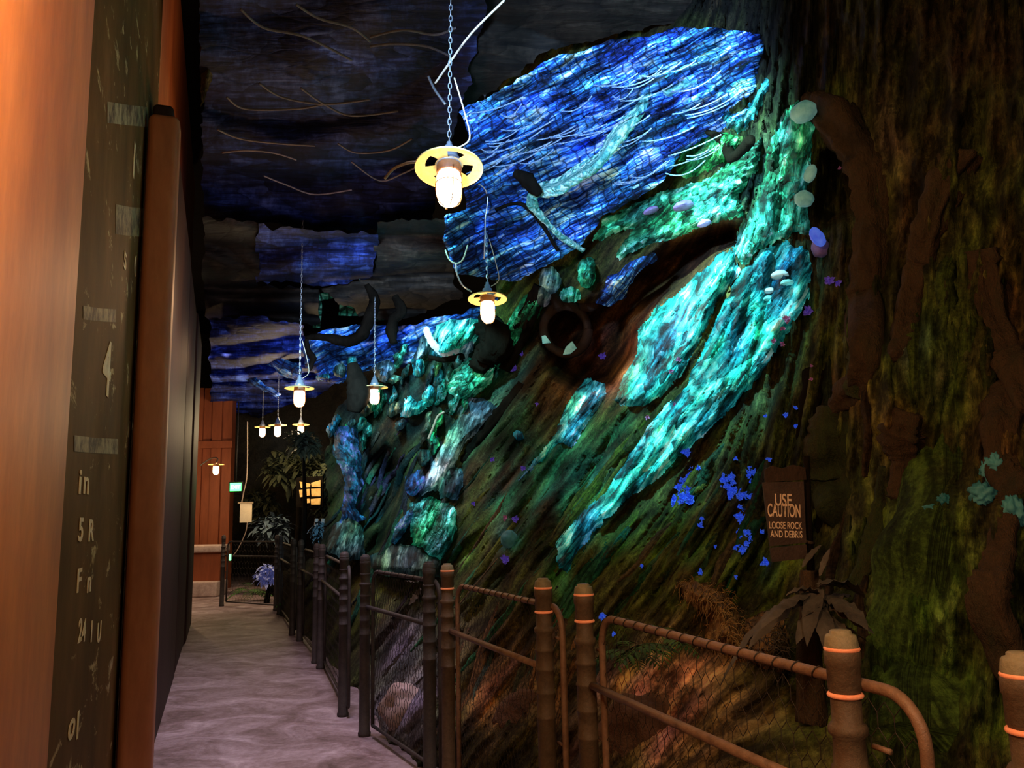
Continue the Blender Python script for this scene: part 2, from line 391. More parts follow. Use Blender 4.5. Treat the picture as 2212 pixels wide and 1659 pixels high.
# painted panel with worn pale lettering patches
n = N('stencilled_panel_paint'); v = n.vec('Object', (1, 1, .55)); f = n.noise(v, 2.6, 5, .65)
base = n.ramp(f, [(.3, (.10, .055, .020)), (.55, (.17, .085, .028)), (.75, (.25, .12, .045))])
w = n.ramp(n.noise(n.vec('Object', (1.2, 1.2, 2.6)), 2.6, 5, .7, .4), [(.60, (0, 0, 0)), (.66, (1, 1, 1))])
col = n.mix(n.math('MULTIPLY', w, .7), base, (.75, .55, .28))
M['panelB'] = n.finish(col, .7, bump=f, bstr=.2, spec=.06)
M['stencil'] = mottled('worn_white_paint', (.75, .55, .30), (1.0, .80, .50), 30, .7, bstr=.1)
M['cream'] = mottled('cream_paint', (.55, .40, .20), (.70, .55, .30), 20, .7, bstr=.1)
# floor
n = N('path_concrete'); v = n.vec('Object', (1, 1, 1)); f1 = n.noise(n.vec('Object', (1, 1.25, 1)), 2.1, 7, .64, 1.2); f2 = n.noise(v, 24, 5, .7)
col = n.ramp(n.math('ADD', n.math('MULTIPLY', f1, .75), n.math('MULTIPLY', f2, .25)), [(.34, (.10, .062, .055)), (.46, (.22, .155, .15)), (.57, (.36, .28, .285)), (.70, (.58, .48, .48))])
M['floor'] = n.finish(col, .62, bump=f2, bstr=.25, bdist=.006, spec=.35)
M['ceil'] = mottled('ceiling_dark', (.006, .005, .006), (.018, .015, .016), 1.2, .9)
M['farwall'] = mottled('far_foliage_wall', (.03, .026, .014), (.12, .095, .05), 1.4, .9, c3=(.06, .065, .03), bstr=1.0, bdist=.15)
M['shade'] = mottled('enamel_shade', (.62, .42, .13), (.80, .60, .24), 18, .45, c3=(.70, .50, .17), bstr=.05)
M['neck'] = mottled('galvanised_neck', (.30, .34, .42), (.42, .46, .52), 14, .35, metal=.6, bstr=.1)
M['socket'] = mottled('brown_socket', (.16, .07, .03), (.25, .12, .05), 14, .5)
M['chain'] = mottled('steel_chain', (.45, .47, .5), (.6, .62, .66), 30, .3, metal=.8, bstr=.1)
M['cord'] = mottled('pale_cord', (.30, .22, .15), (.42, .33, .24), 20, .7)
M['globe'] = emit('lit_globe', (1.0, .66, .36), 34)
M['globefar'] = emit('lit_globe_far', (1.0, .64, .34), 26)
M['blossom'] = weave('blue_blossom', [(.2, (.006, .02, .30)), (.5, (.02, .09, .75)), (.8, (.16, .36, 1.0))], fib=(300, 300), cell=(200, 200), emis=.16, bstr=.2)
def petal(name, c1, c2, e):
    n = N(name); f = n.noise(n.vec('Object', (1, 1, 1)), 4, 5, .7)
    col = n.ramp(f, [(.36, c1), (.62, c2), (.74, tuple(min(1, .35 + c) for c in c2))]); return n.finish(col, .6, em=col, emstr=e)
M['blossom'] = petal('blue_blossom_petal', (.008, .035, .50), (.07, .22, 1.0), .24)
M['violet'] = petal('violet_petal', (.05, .02, .30), (.22, .14, .75), .12)
M['pink'] = petal('pink_petal', (.28, .06, .16), (.55, .22, .42), .06)
M['fungus'] = petal('pale_bracket', (.45, .62, .70), (.85, .95, 1.0), .06)
M['shell'] = petal('mauve_shell', (.10, .07, .20), (.32, .22, .48), .04)
M['paleball'] = petal('pale_teal_ball', (.10, .40, .38), (.40, .85, .78), .14)  # teal colour and emission stand in for teal light on pale surfaces
M['lichen'] = petal('teal_lichen', (.02, .14, .15), (.10, .36, .36), .02)
M['blueglow'] = petal('blue_glow', (.01, .03, .6), (.12, .25, 1.0), .5)
M['straw'] = mottled('dry_grass', (.24, .13, .04), (.50, .32, .12), 20, .85)
M['fern'] = mottled('fern_green', (.02, .05, .012), (.07, .16, .03), 14, .8)
M['leafdry'] = mottled('dry_leaf', (.035, .028, .022), (.13, .108, .08), 7, .75, bstr=.4)
M['sign'] = mottled('sign_board', (.030, .016, .010), (.06, .034, .02), 14, .6)
M['signtxt'] = mottled('sign_lettering', (.62, .42, .25), (.80, .58, .38), 40, .6, bstr=.02)
M['exit'] = emit('exit_green', (.06, 1.0, .12), 7)
M['exitw'] = emit('exit_letters', (.8, 1.0, .85), 9.0)
M['greenled'] = emit('green_led', (.2, 1.0, .3), 2.5)
M['black'] = mottled('black_box', (.008, .008, .009), (.02, .02, .02), 20, .5)
M['paper'] = mottled('cream_notice', (.62, .46, .24), (.76, .60, .36), 12, .7, bstr=.05, em=(.9, .62, .28), emstr=.32)  # emission brightens the sheet, which is no lamp
M['pane'] = petal('amber_pane', (.55, .27, .05), (.85, .50, .14), .50)
M['stone'] = mottled('pale_stone', (.34, .24, .20), (.55, .43, .38), 6, .7)
M['rock'] = mottled('grey_rock', (.035, .04, .03), (.10, .10, .085), 6, .85, bstr=.8, bdist=.03)
M['brownrock'] = mottled('brown_bark_slope', (.12, .06, .035), (.24, .13, .08), 7, .85, bstr=.8, bdist=.03)

# ------------------------------------------------------------------ the setting
g = G(); g.box((-16, -3, -.1), (8, 26, 0)); put(mk('floor', flatish(g.mesh('floor')), M['floor']), kind='structure')
g = G(); g.box((-16, -3, 6.4), (8, 26, 6.5)); put(mk('ceiling', flatish(g.mesh('ceiling')), M['ceil']), kind='structure')
g = G(); g.box((-16, 22, 0), (8, 22.2, 6.4)); put(mk('wall_far', flatish(g.mesh('wall_far')), M['farwall']), kind='structure')
# left wall backing behind the panels, parallel to the path
LA = Vector((-1.07, 2.0)); LD = Vector((-.93, 2.65)).normalized(); LN = Vector((-LD.y, LD.x))   # LN points away from the path
def lw(s, t=0.0): q = LA + LD * s + LN * t; return (q.x, q.y)
g = G(); g.prism([lw(-3, .5), lw(-3, .62), lw(12.3, .62), lw(12.3, .5)], 0, 6.4)
put(mk('wall_left', flatish(g.mesh('wall_left')), M['panelD']), kind='structure')

MOSS = (.050, .062, .013)
B = []
def blob(*a): B.append(a)
# bark brown, moss and teal growth zones; unlit upper rock painted darker
for x, y, rx, ry, a, c, w_ in [
    (2120, 100, 300, 260, 0, (.014, .011, .006), .95), (1730, 60, 200, 120, 0, (.010, .008, .006), 1.0), (1700, 180, 60, 90, 0, (.010, .012, .008), .9), (1880, 330, 70, 160, 10, (.10, .07, .045), .7),
    (1970, 450, 60, 220, 10, (.065, .035, .016), .8), (2180, 700, 60, 200, 0, (.10, .045, .02), .8), (2150, 980, 60, 120, 10, (.11, .05, .025), .8),
    (1950, 930, 60, 60, 0, (.16, .065, .025), .9), (1830, 860, 70, 60, 40, (.13, .07, .03), .7), (1815, 1010, 60, 110, 5, (.13, .14, .04), .9), (1830, 1080, 40, 60, 0, (.17, .16, .08), .7),
    (2010, 1360, 150, 260, 5, (.06, .115, .02), .9), (2030, 820, 60, 100, 10, (.06, .10, .03), .7), (1980, 740, 30, 60, 20, (.05, .11, .08), .7),
    (1800, 560, 70, 90, 0, (.045, .07, .05), .7), (1640, 900, 90, 120, 20, (.055, .075, .028), .8), (1560, 1180, 120, 140, 10, (.055, .10, .016), .8), (1420, 1200, 110, 140, 25, (.07, .12, .014), .8),
    (1300, 1250, 60, 90, 20, (.10, .10, .02), .6), (1200, 1030, 140, 120, 35, (.02, .12, .07), .75), (1120, 950, 120, 90, 35, (.015, .10, .075), .75), (1040, 1120, 50, 90, 25, (.07, .12, .02), .8),
    (1085, 1070, 40, 60, 25, (.02, .22, .16), .85), (1100, 1165, 26, 26, 0, (.02, .30, .27), .9), (1200, 1230, 30, 60, 10, (.04, .22, .06), .8), (1160, 1000, 60, 20, -50, (.02, .28, .22), .8),
    (1000, 1180, 60, 60, 0, (.05, .075, .018), .8), (1230, 930, 120, 60, 40, (.02, .10, .05), .5), (1310, 1010, 60, 40, -45, (.02, .16, .09), .6),
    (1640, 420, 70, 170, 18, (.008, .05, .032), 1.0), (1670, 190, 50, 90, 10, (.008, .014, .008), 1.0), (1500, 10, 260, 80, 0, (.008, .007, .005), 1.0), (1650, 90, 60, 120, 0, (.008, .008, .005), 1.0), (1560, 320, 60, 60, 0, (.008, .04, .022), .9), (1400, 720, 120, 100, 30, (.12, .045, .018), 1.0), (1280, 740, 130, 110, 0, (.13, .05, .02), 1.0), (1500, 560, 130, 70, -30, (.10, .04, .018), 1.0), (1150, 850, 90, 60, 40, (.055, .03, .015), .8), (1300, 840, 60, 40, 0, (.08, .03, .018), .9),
    (900, 1150, 60, 60, 0, (.018, .028, .022), .7), (820, 1080, 60, 120, 0, (.02, .016, .012), .9), (940, 1040, 60, 60, 0, (.02, .09, .10), .6), (880, 830, 80, 60, 0, (.01, .06, .06), .8), (1000, 760, 60, 60, 0, (.01, .09, .07), .7), (1080, 800, 60, 50, 0, (.015, .07, .06), .7),
    (640, 1130, 80, 80, 0, (.018, .022, .016), .8), (1100, 1480, 130, 160, 10, (.17, .10, .055), .9), (880, 1450, 70, 120, 10, (.2, .2, .24), .8), (880, 1530, 60, 60, 0, (.22, .22, .26), .8), (1060, 1500, 36, 100, 18, (.40, .18, .06), .9),
    (1290, 1480, 40, 130, 10, (.05, .085, .075), .8), (1440, 1530, 150, 130, 15, (.85, .46, .29), 1.0), (1600, 1600, 110, 90, 0, (.06, .055, .025), .7), (1350, 1380, 60, 50, 0, (.06, .11, .025), .8), (1250, 1600, 60, 100, 0, (.09, .055, .045), .8), (1000, 1620, 120, 60, 0, (.07, .05, .035), .7)]:
    blob(x, y, rx, ry, a, c, w_)
for x, y, rx, ry, a, c in [(1360, 1130, 10, 120, 20, (.10, .20, .01)), (1440, 1180, 12, 130, 10, (.12, .22, .015)), (1500, 1200, 30, 20, -40, (.06, .22, .05)), (1220, 1260, 16, 60, 5, (.05, .30, .10)), (1270, 1110, 10, 120, 28, (.05, .16, .03)), (1170, 1080, 14, 100, 30, (.02, .26, .16)), (1130, 880, 20, 70, 35, (.02, .16, .12)), (1010, 1190, 14, 50, 20, (.10, .24, .05)), (1330, 940, 16, 70, 38, (.03, .20, .10)), (1385, 960, 12, 60, 40, (.10, .24, .04)), (1790, 1000, 16, 120, 0, (.12, .13, .03)), (1900, 1230, 12, 150, 22, (.09, .14, .02)), (1650, 1230, 30, 40, 0, (.04, .14, .03))]: blob(x, y, rx, ry, a, c, .8)
for x, y, rx, ry in [(800, 980, 90, 120), (880, 920, 80, 60), (960, 880, 50, 60), (840, 840, 90, 40), (980, 780, 60, 50), (740, 870, 40, 40), (700, 1150, 40, 40)]: blob(x, y, rx, ry, 0, (.010, .020, .020), .9)  # shade of the left tangle painted into the tint
for x, y, rx, ry, a in [(1340, 1085, 20, 90, 50), (1250, 1130, 14, 60, 30), (1180, 1110, 14, 120, 25), (1060, 1060, 12, 110, 30), (1130, 1000, 12, 90, 38), (1400, 880, 60, 24, -20), (1310, 980, 16, 90, 40), (1470, 1100, 16, 120, 20), (1560, 1010, 16, 60, 25), (1640, 1080, 14, 80, 10)]: blob(x, y, rx, ry, a, (.006, .008, .004), .85)  # dark streaks paint the shade of crevices into the moss
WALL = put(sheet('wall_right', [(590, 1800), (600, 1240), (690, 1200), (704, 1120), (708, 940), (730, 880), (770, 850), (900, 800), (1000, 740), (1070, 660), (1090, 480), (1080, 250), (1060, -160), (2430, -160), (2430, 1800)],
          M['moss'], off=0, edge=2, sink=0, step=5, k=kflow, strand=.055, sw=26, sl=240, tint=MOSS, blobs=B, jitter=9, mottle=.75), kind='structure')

# ------------------------------------------------------------------ glowing woven sheets on the rock
def S(poly, mat, label, cat='woven sheet', name='woven_root_sheet', group=None, **kw):
    kw.setdefault('mottle', .85); o = sheet(name, poly, mat, **kw); return put(o, label, cat, group)
D1 = (.02, .10, .14); BL = (.25, .55, 1.0); GR = (.6, 1.0, .45); HI = (1.7, 1.4, 1.3)  # HI paints highlights into the tint
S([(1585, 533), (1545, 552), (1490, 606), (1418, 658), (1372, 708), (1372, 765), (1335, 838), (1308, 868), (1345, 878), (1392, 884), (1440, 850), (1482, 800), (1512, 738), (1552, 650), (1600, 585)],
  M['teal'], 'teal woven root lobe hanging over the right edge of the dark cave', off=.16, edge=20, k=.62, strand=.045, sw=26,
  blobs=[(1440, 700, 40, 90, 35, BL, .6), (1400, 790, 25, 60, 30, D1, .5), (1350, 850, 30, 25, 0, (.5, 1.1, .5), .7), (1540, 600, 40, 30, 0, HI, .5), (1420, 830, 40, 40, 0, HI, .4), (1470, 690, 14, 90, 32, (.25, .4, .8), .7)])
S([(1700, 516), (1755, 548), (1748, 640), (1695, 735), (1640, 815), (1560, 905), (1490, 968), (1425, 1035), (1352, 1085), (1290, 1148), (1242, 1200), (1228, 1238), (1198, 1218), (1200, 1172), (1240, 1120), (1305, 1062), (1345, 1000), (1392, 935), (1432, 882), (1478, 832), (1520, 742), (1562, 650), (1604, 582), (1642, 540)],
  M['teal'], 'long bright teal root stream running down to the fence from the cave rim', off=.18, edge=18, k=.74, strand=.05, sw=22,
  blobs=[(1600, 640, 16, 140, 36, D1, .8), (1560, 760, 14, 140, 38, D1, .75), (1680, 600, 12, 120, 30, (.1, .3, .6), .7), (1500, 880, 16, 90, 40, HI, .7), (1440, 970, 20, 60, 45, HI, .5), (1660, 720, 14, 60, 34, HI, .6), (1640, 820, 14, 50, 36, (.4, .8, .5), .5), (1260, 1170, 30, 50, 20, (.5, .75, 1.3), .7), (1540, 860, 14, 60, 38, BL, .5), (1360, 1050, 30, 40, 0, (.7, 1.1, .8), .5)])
S([(1690, 240), (1725, 215), (1762, 228), (1752, 330), (1745, 430), (1756, 512), (1720, 505), (1680, 522), (1640, 545), (1608, 575), (1582, 545), (1602, 470), (1640, 420), (1652, 330), (1668, 290)],
  M['green'], 'pale green woven root column above the cave beside the arched root', off=.2, edge=18, k=.3, strand=.04, sw=20, blobs=[(1645, 400, 10, 120, 22, (.02, .06, .04), .95), (1700, 300, 20, 40, 0, (.4, .8, 1.2), .5), (1700, 470, 30, 30, 0, (.7, .9, .6), .4), (1740, 260, 20, 30, 0, HI, .6)])
S([(1648, 295), (1640, 360), (1600, 425), (1612, 470), (1560, 478), (1470, 512), (1402, 528), (1338, 566), (1328, 548), (1372, 492), (1300, 520), (1270, 528), (1300, 470), (1372, 436), (1442, 408), (1522, 388), (1572, 352), (1612, 318)],
  M['green'], 'pale green moss covered lip arching over the dark cave mouth', off=.24, edge=18, k=1.3, strand=.05, sw=26, sl=120, blobs=[(1440, 440, 60, 16, -20, HI, .6), (1500, 470, 60, 20, -20, (1.3, 1.2, 1.1), .6), (1380, 500, 30, 16, -30, (.2, .4, .3), .7), (1580, 400, 40, 40, 0, (.5, .9, .7), .5), (1400, 515, 50, 14, -25, (.4, .5, .35), .7)])
S([(1452, 372), (1470, 320), (1520, 290), (1580, 282), (1606, 300), (1580, 345), (1530, 372), (1480, 392)], M['green'], 'small dim green woven patch above the cave lip', off=.12, k=.8, strand=.04, tint=(.5, .7, .35), blobs=[(1550, 350, 40, 20, 0, (.1, .2, .1), .7)])
S([(1600, 250), (1655, 160), (1668, 180), (1640, 240), (1612, 290), (1580, 282), (1540, 262), (1560, 235)], M['teal'], 'dim teal woven strip under the top corner of the blue canopy', off=.12, k=.6, strand=.04, tint=(.45, .6, .7))
S([(1322, 662), (1286, 656), (1312, 600), (1372, 562), (1412, 545), (1424, 556), (1376, 590), (1352, 640)], M['blue'], 'blue woven flap hanging inside the cave mouth', cat='woven flap', name='woven_flap', off=.75, sink=-.5, k=.8, strand=.03, tint=(.8, .8, .8))
S([(1262, 812), (1312, 826), (1302, 872), (1262, 930), (1232, 968), (1204, 962), (1172, 1000), (1120, 1046), (1112, 1036), (1160, 980), (1200, 930), (1222, 870)], M['teal'], 'pale blue fuzzy root trailing down the moss below the cave', off=.14, k=.7, strand=.04, tint=(.7, .65, .85), blobs=[(1240, 870, 20, 30, 20, HI, .8), (1260, 840, 30, 20, 0, (.3, .5, .9), .7), (1180, 985, 30, 30, 0, (.4, .6, .5), .7)])
S([(1010, 852), (1060, 866), (1084, 888), (1050, 925), (1012, 950), (990, 1000), (950, 1060), (925, 1066), (905, 1100), (898, 1060), (930, 1000), (962, 940), (992, 880)], M['grey'], 'grey white pointed root slab left of the mossy slope', name='root_slab', cat='root', off=.25, k=.5, strand=.05, sw=18, blobs=[(990, 920, 10, 90, 30, (2.2, 1.9, 1.9), .8), (1050, 900, 26, 26, 0, (.5, .6, .8), .5), (960, 1000, 16, 16, 0, (.8, .4, .35), .8)])
S([(1012, 768), (1070, 786), (1066, 826), (1010, 872), (958, 842), (974, 802)], M['green'], 'green and teal woven pod above the grey root slab', name='woven_pod', cat='woven pod', off=.35, edge=20, k=1.1, strand=.05, blobs=[(990, 850, 40, 20, -30, (.6, 1.0, 1.4), .8), (1030, 790, 30, 20, 0, (.6, .8, .35), .6)])
S([(858, 905), (872, 862), (892, 852), (902, 870), (938, 838), (944, 842), (936, 876), (898, 898)], M['teal'], 'pointed cyan woven tent shape near the middle lantern', name='woven_tent', cat='woven pod', off=.3, edge=16, k=.4, strand=.03, tint=(1.0, 1.0, 1.0), step=4, blobs=[(874, 885, 14, 24, 0, (2.5, 1.7, 1.6), .8)])
S([(722, 918), (768, 916), (776, 960), (786, 1000), (784, 1050), (770, 1096), (792, 1120), (770, 1130), (745, 1118), (738, 1150), (728, 1140), (742, 1080), (742, 1030), (718, 980)], M['purp'], 'blue and violet knotted root column at the left end of the rock', name='root_column', cat='root', off=.5, edge=14, k=-.25, strand=.07, sw=26, sl=40, step=4)
S([(885, 1085), (930, 1070), (975, 1090), (992, 1110), (980, 1160), (965, 1196), (945, 1210), (890, 1178), (880, 1130)], M['green'], 'heap of teal and green glowing growth above the fence', name='glowing_growth', cat='plant', off=.35, k=.5, strand=.07, sw=14, sl=60, step=4, tint=(.7, .9, 1.0), blobs=[(900, 1150, 16, 30, 0, (.8, 1.2, .6), .5), (960, 1110, 20, 20, 0, (.3, .5, 1.1), .6)])
S([(872, 1030), (905, 1010), (925, 1030), (918, 1062), (890, 1075), (872, 1060)], M['purp'], 'rounded deep blue growth below the grey root slab', name='glowing_growth', cat='plant', off=.4, k=.3, strand=.04, step=4)
S([(836, 1178), (850, 1140), (880, 1100), (905, 1086), (900, 1110), (880, 1150), (858, 1176)], M['purp'], 'fan of blue and violet spikes leaning over the fence', name='spiky_plant', cat='plant', off=.45, k=.75, strand=.06, sw=8, sl=200, step=4)
S([(965, 1000), (995, 1010), (1005, 1050), (985, 1085), (950, 1075), (945, 1040)], M['grey'], 'cluster of grey teal root knuckles beside the mossy slope', name='root_knuckle', cat='root', off=.3, k=.4, strand=.06, sw=12, sl=30, step=4, tint=(.5, .9, 1.1))
S([(700, 1190), (720, 1130), (760, 1110), (785, 1140), (790, 1205), (750, 1215)], M['grey'], 'dim green mound at the foot of the blue root column', name='mossy_mound', cat='mound', off=.45, k=.2, strand=.05, step=5, tint=(.35, .55, .45))
S([(800, 1200), (850, 1172), (905, 1180), (950, 1210), (955, 1250), (800, 1240)], M['grey'], 'low grey boulder behind the fence below the glowing heap', name='boulder', cat='rock', off=.5, k=.2, strand=.03, step=5, tint=(.35, .42, .36))
S([(925, 775), (940, 700), (985, 690), (1040, 690), (1035, 735), (1000, 760), (960, 775)], M['teal'], 'pale cyan netted bundle behind the second lantern', name='netted_bundle', cat='woven pod', off=.55, edge=18, k=.5, strand=.04, step=4, blobs=[(990, 715, 40, 24, -20, (2.2, 1.6, 1.7), .8), (950, 750, 20, 20, 0, (.4, .8, .8), .6)])
S([(1052, 760), (1100, 690), (1130, 640), (1175, 620), (1180, 660), (1140, 720), (1110, 790), (1075, 800)], M['green'], 'dim green mossy bank left of the brown hoop', name='mossy_bank', cat='mound', off=.2, k=.6, strand=.05, tint=(.16, .30, .22), blobs=[(1160, 640, 14, 20, 0, (1, 1.2, 1.0), .7)])
for (x, y, rx, ry, lab) in [(1188, 606, 26, 30, 'pale cyan pebbly woven patch left of the hoop horns'), (1268, 588, 22, 34, 'fluffy bright green tuft right of the hoop horns'), (1232, 638, 26, 18, 'pale green pebbly patch between the hoop horns'), (1172, 640, 20, 26, 'grey white pebbly patch beside the left hoop horn')]:
    pl = [(x + rx * math.cos(t * PI / 6), y + ry * math.sin(t * PI / 6)) for t in range(12)]
    S(pl, M['grey'] if 'pale cyan' in lab or 'grey' in lab else M['green'], lab, name='moss_tuft', cat='moss tuft', off=.55, edge=14, k=.3, strand=.09, sw=9, sl=12, step=4, tint=(1.3, 1.6, 1.7) if 'grey' not in lab else (1.3, 1.0, .9))
# scattered hanging moss along the left middle distance
for i, (x, y, rx, ry, tn) in enumerate([(735, 800, 22, 22, (.8, 1.2, 1.0)), (700, 815, 20, 14, (.6, 1.0, 1.2)), (830, 800, 26, 22, (.5, .8, .7)), (905, 790, 14, 26, (1.0, 1.3, 1.2)), (850, 820, 20, 12, (.3, .5, .5)), (760, 780, 16, 18, (.8, 1.1, 1.4)), (790, 880, 16, 20, (.9, .7, .5)), (935, 960, 14, 26, (.4, .9, .4)), (915, 990, 14, 22, (.3, .8, .6)), (1120, 940, 14, 10, (.2, .4, .5))]):
    pl = [(x + rx * math.cos(t * PI / 5), y + ry * math.sin(t * PI / 5)) for t in range(10)]
    S(pl, M['teal'] if i % 2 else M['grey'], ['pale ragged moss hanging beside the third lantern', 'blue green moss rag hanging under the far blue canopy', 'dim teal moss rag right of the small hanging lantern', 'bright cyan rag hanging below the far canopy edge', 'dark moss scrap beneath the far canopy', 'pale blue rag under the driftwood branch', 'tan and white rag hanging below the fourth lantern', 'green moss tuft left of the grey root slab', 'green tuft beside the blue growth', 'dim teal scrap on the slope under the cave'][i],
      name='hanging_moss', cat='moss tuft', off=.5, edge=10, k=.1, strand=.12, sw=7, sl=26, step=4, tint=tn, jitter=7, seed=i)

# ------------------------------------------------------------------ blue woven canopies
DC = TPS([(960, 510, 6.1), (1000, 235, 5.2), (1100, 180, 5.0), (1330, 80, 4.7), (1640, 70, 4.3), (1650, 170, 4.6), (1590, 260, 5.0), (1480, 400, 5.6), (1300, 430, 6.0), (1200, 520, 6.6), (1100, 590, 6.9), (1020, 590, 6.7), (1050, 430, 6.2), (1200, 300, 5.6), (1400, 220, 5.1)])
def ruffle(sw, amp, k=1.5, seed=0):
    def f(px, py):
        s = np.asarray(py) + .55 * np.asarray(px)
        return amp * vnz(lambda a, b: abs(noise.fractal(Vector((a / sw, b / (sw * 5), seed)), 1.0, 2.0, 3)) * 1.6 + .5 * abs(nz(a / (sw * .3), b / (sw * 2.), seed + 3)), s, np.asarray(px, float))
    return f
cblobs = [(1190, 300, 40, 10, -25, (.1, .15, .2), .8), (1400, 180, 60, 10, -28, (.12, .2, .25), .8), (1330, 250, 50, 9, -28, (.12, .2, .25), .8), (1500, 180, 40, 8, -28, (.15, .2, .25), .8), (1260, 160, 60, 7, -18, (.15, .2, .25), .8), (1050, 340, 40, 12, -10, (.15, .3, .3), .85), (1200, 380, 50, 12, -30, (.2, .25, .3), .8), (1180, 220, 40, 8, -20, (.1, .2, .2), .8), (1130, 470, 50, 16, -20, (.2, .25, .3), .8), (1300, 410, 50, 10, -30, (.2, .3, .3), .8), (1250, 250, 60, 10, -28, HI, .6), (1400, 140, 60, 8, -25, HI, .6), (1560, 100, 50, 10, -25, HI, .5), (1050, 215, 40, 8, -15, HI, .6), (1120, 340, 40, 8, -15, HI, .6), (1300, 330, 50, 20, -30, (.25, .35, .45), .8), (1080, 300, 60, 26, -10, (.25, .6, .45), .8), (1060, 400, 50, 40, 0, (.2, .4, .4), .75), (1230, 200, 60, 16, -25, HI, .6), (1120, 230, 80, 14, -15, HI, .6), (1480, 110, 80, 16, -20, HI, .5), (1560, 230, 50, 20, -25, (.25, .5, .3), .7), (1350, 420, 60, 30, -30, (.4, .5, .5), .7), (1420, 330, 60, 30, -30, (.55, .6, .55), .6), (1250, 440, 60, 30, -30, (.5, .5, .5), .7), (1100, 520, 80, 40, -20, (.45, .5, .5), .7), (1150, 260, 40, 14, -20, HI, .5), (1600, 130, 30, 30, 0, (.6, 1.0, 1.1), .5), (1010, 560, 50, 30, 0, (.25, .25, .3), .8), (990, 440, 40, 40, 0, (.45, .5, .55), .8)]  # highlights and dark gaps between folds painted into the canopy tint
canopy = S([(992, 238), (1050, 212), (1100, 182), (1150, 150), (1200, 122), (1262, 108), (1330, 84), (1420, 76), (1460, 58), (1560, 62), (1642, 74), (1652, 112), (1640, 168), (1620, 230), (1585, 280), (1520, 300), (1470, 330), (1432, 392), (1370, 432), (1300, 470), (1255, 530), (1180, 575), (1110, 610), (1050, 600), (985, 590), (958, 520), (962, 470), (1010, 450), (1000, 400), (1040, 380), (1000, 330), (1012, 290)],
  M['blue'], 'large bright blue netted canopy stretched over the path at upper right', cat='canopy', name='woven_canopy', depth=DC, off=.02, edge=6, sink=.02, k=1.9, strand=.03, sw=30, sl=160, step=5, relief=ruffle(34, .22), blobs=cblobs)
# cords lying along the canopy folds
g = G(); rr = random.Random(3)
for i in range(54):
    x = rr.uniform(1040, 1540); y = 235 - (x - 1000) * .25 + rr.uniform(14, 250) * (1 if x > 1150 else .6); L = rr.uniform(40, 130); sg = rr.uniform(4, 16); sl_ = rr.uniform(.25, .5)
    pts = []
    for t in range(9):
        u = t / 8; xx = x + L * (u - .5); yy = y - L * sl_ * (u - .5) + sg * (1 - (2 * u - 1) ** 2)
        dd = float(DC(np.array([xx]), np.array([yy]))[0]) - .30
        pts.append(at(xx, yy, dd))
    g.tube(pts, .0045, 5)
M['paleblue'] = weave('pale_blue_cord', [(.2, (.05, .16, .45)), (.7, (.55, .78, 1.0))], fib=(60, 60), cell=(40, 40), emis=.1)
me = g.mesh('cord_fringe'); ca = me.color_attributes.new('tint', 'FLOAT_COLOR', 'POINT'); ca.data.foreach_set('color', [1.0] * (4 * len(me.vertices)))
put(mk('cord_fringe', me, M['paleblue'], canopy), kind='stuff')

DF = TPS([(650, 745, 11.5), (780, 700, 11), (900, 700, 10), (1060, 650, 8.6), (950, 800, 9.8), (720, 830, 11.4), (560, 760, 14), (520, 800, 15), (1100, 600, 8.2), (600, 850, 14)])
S([(652, 748), (668, 730), (700, 712), (760, 702), (850, 704), (900, 700), (940, 686), (1000, 676), (1060, 652), (1104, 610), (1110, 650), (1060, 700), (990, 720), (950, 770), (900, 782), (850, 800), (790, 800), (730, 830), (690, 820), (660, 790)], M['bluefar'],
  'bright blue netted strip sagging behind the driftwood branches', cat='canopy', name='woven_canopy', depth=DF, off=.02, edge=6, sink=.02, k=2.4, strand=.03, step=4, relief=ruffle(20, .22, seed=5), blobs=[(820, 740, 60, 12, -10, HI, .5), (700, 730, 40, 10, -10, HI, .6), (1040, 670, 40, 30, 0, (.4, .5, .7), .6), (720, 800, 40, 20, 0, (.7, 1.3, .9), .6)])
S([(540, 758), (600, 770), (650, 790), (655, 830), (612, 812), (560, 778)], M['bluefar'], 'pale blue streak of netting left of the third lantern chain', cat='canopy', name='woven_canopy', depth=DF, off=.02, edge=8, sink=.02, k=-1.2, step=4, strand=.03, relief=ruffle(16, .2, seed=8), tint=(1.0, 1.1, 1.0))
S([(508, 795), (530, 800), (575, 832), (610, 850), (600, 858), (540, 832)], M['bluefar'], 'lower pale blue streak of netting far down the path', cat='canopy', name='woven_canopy', depth=DF, off=.02, edge=8, sink=.02, k=-1.2, step=4, strand=.03, relief=ruffle(16, .2, seed=11), tint=(.8, .9, .9))
# bright root running across the canopy
def root(pts, rad, mat, label, cat='root', name='gnarled_root', group=None, n=10, jit=.35, m=7, seed=0, sq=1.0, tint=(1, 1, 1)):
    P = [at(*p) for p in pts]; P = smooth_path(P, m); g = G().tube(P, interp(rad, len(P)), n, jit, seed=seed, sq=sq)
    me = g.mesh(name); ca = me.color_attributes.new('tint', 'FLOAT_COLOR', 'POINT'); ca.data.foreach_set('color', [*tint, 1.0] * len(me.vertices))
    return put(mk(name, me, mat), label, cat, group)
M['whiteroot'] = weave('white_teal_root', [(.15, (.01, .09, .09)), (.45, (.10, .48, .45)), (.65, (.5, .9, .82)), (.85, (.85, 1.0, .95))], fib=(30, 30), cell=(24, 16), emis=.08)
root([(1405, 195, 4.95), (1372, 250, 5.0), (1335, 290, 5.1), (1300, 345, 5.2), (1262, 372, 5.35), (1215, 398, 5.5), (1165, 412, 5.65)], [.02, .035, .05, .045, .06, .06, .045], M['whiteroot'], 'pale knobbly root crossing the blue canopy diagonally', jit=.5)
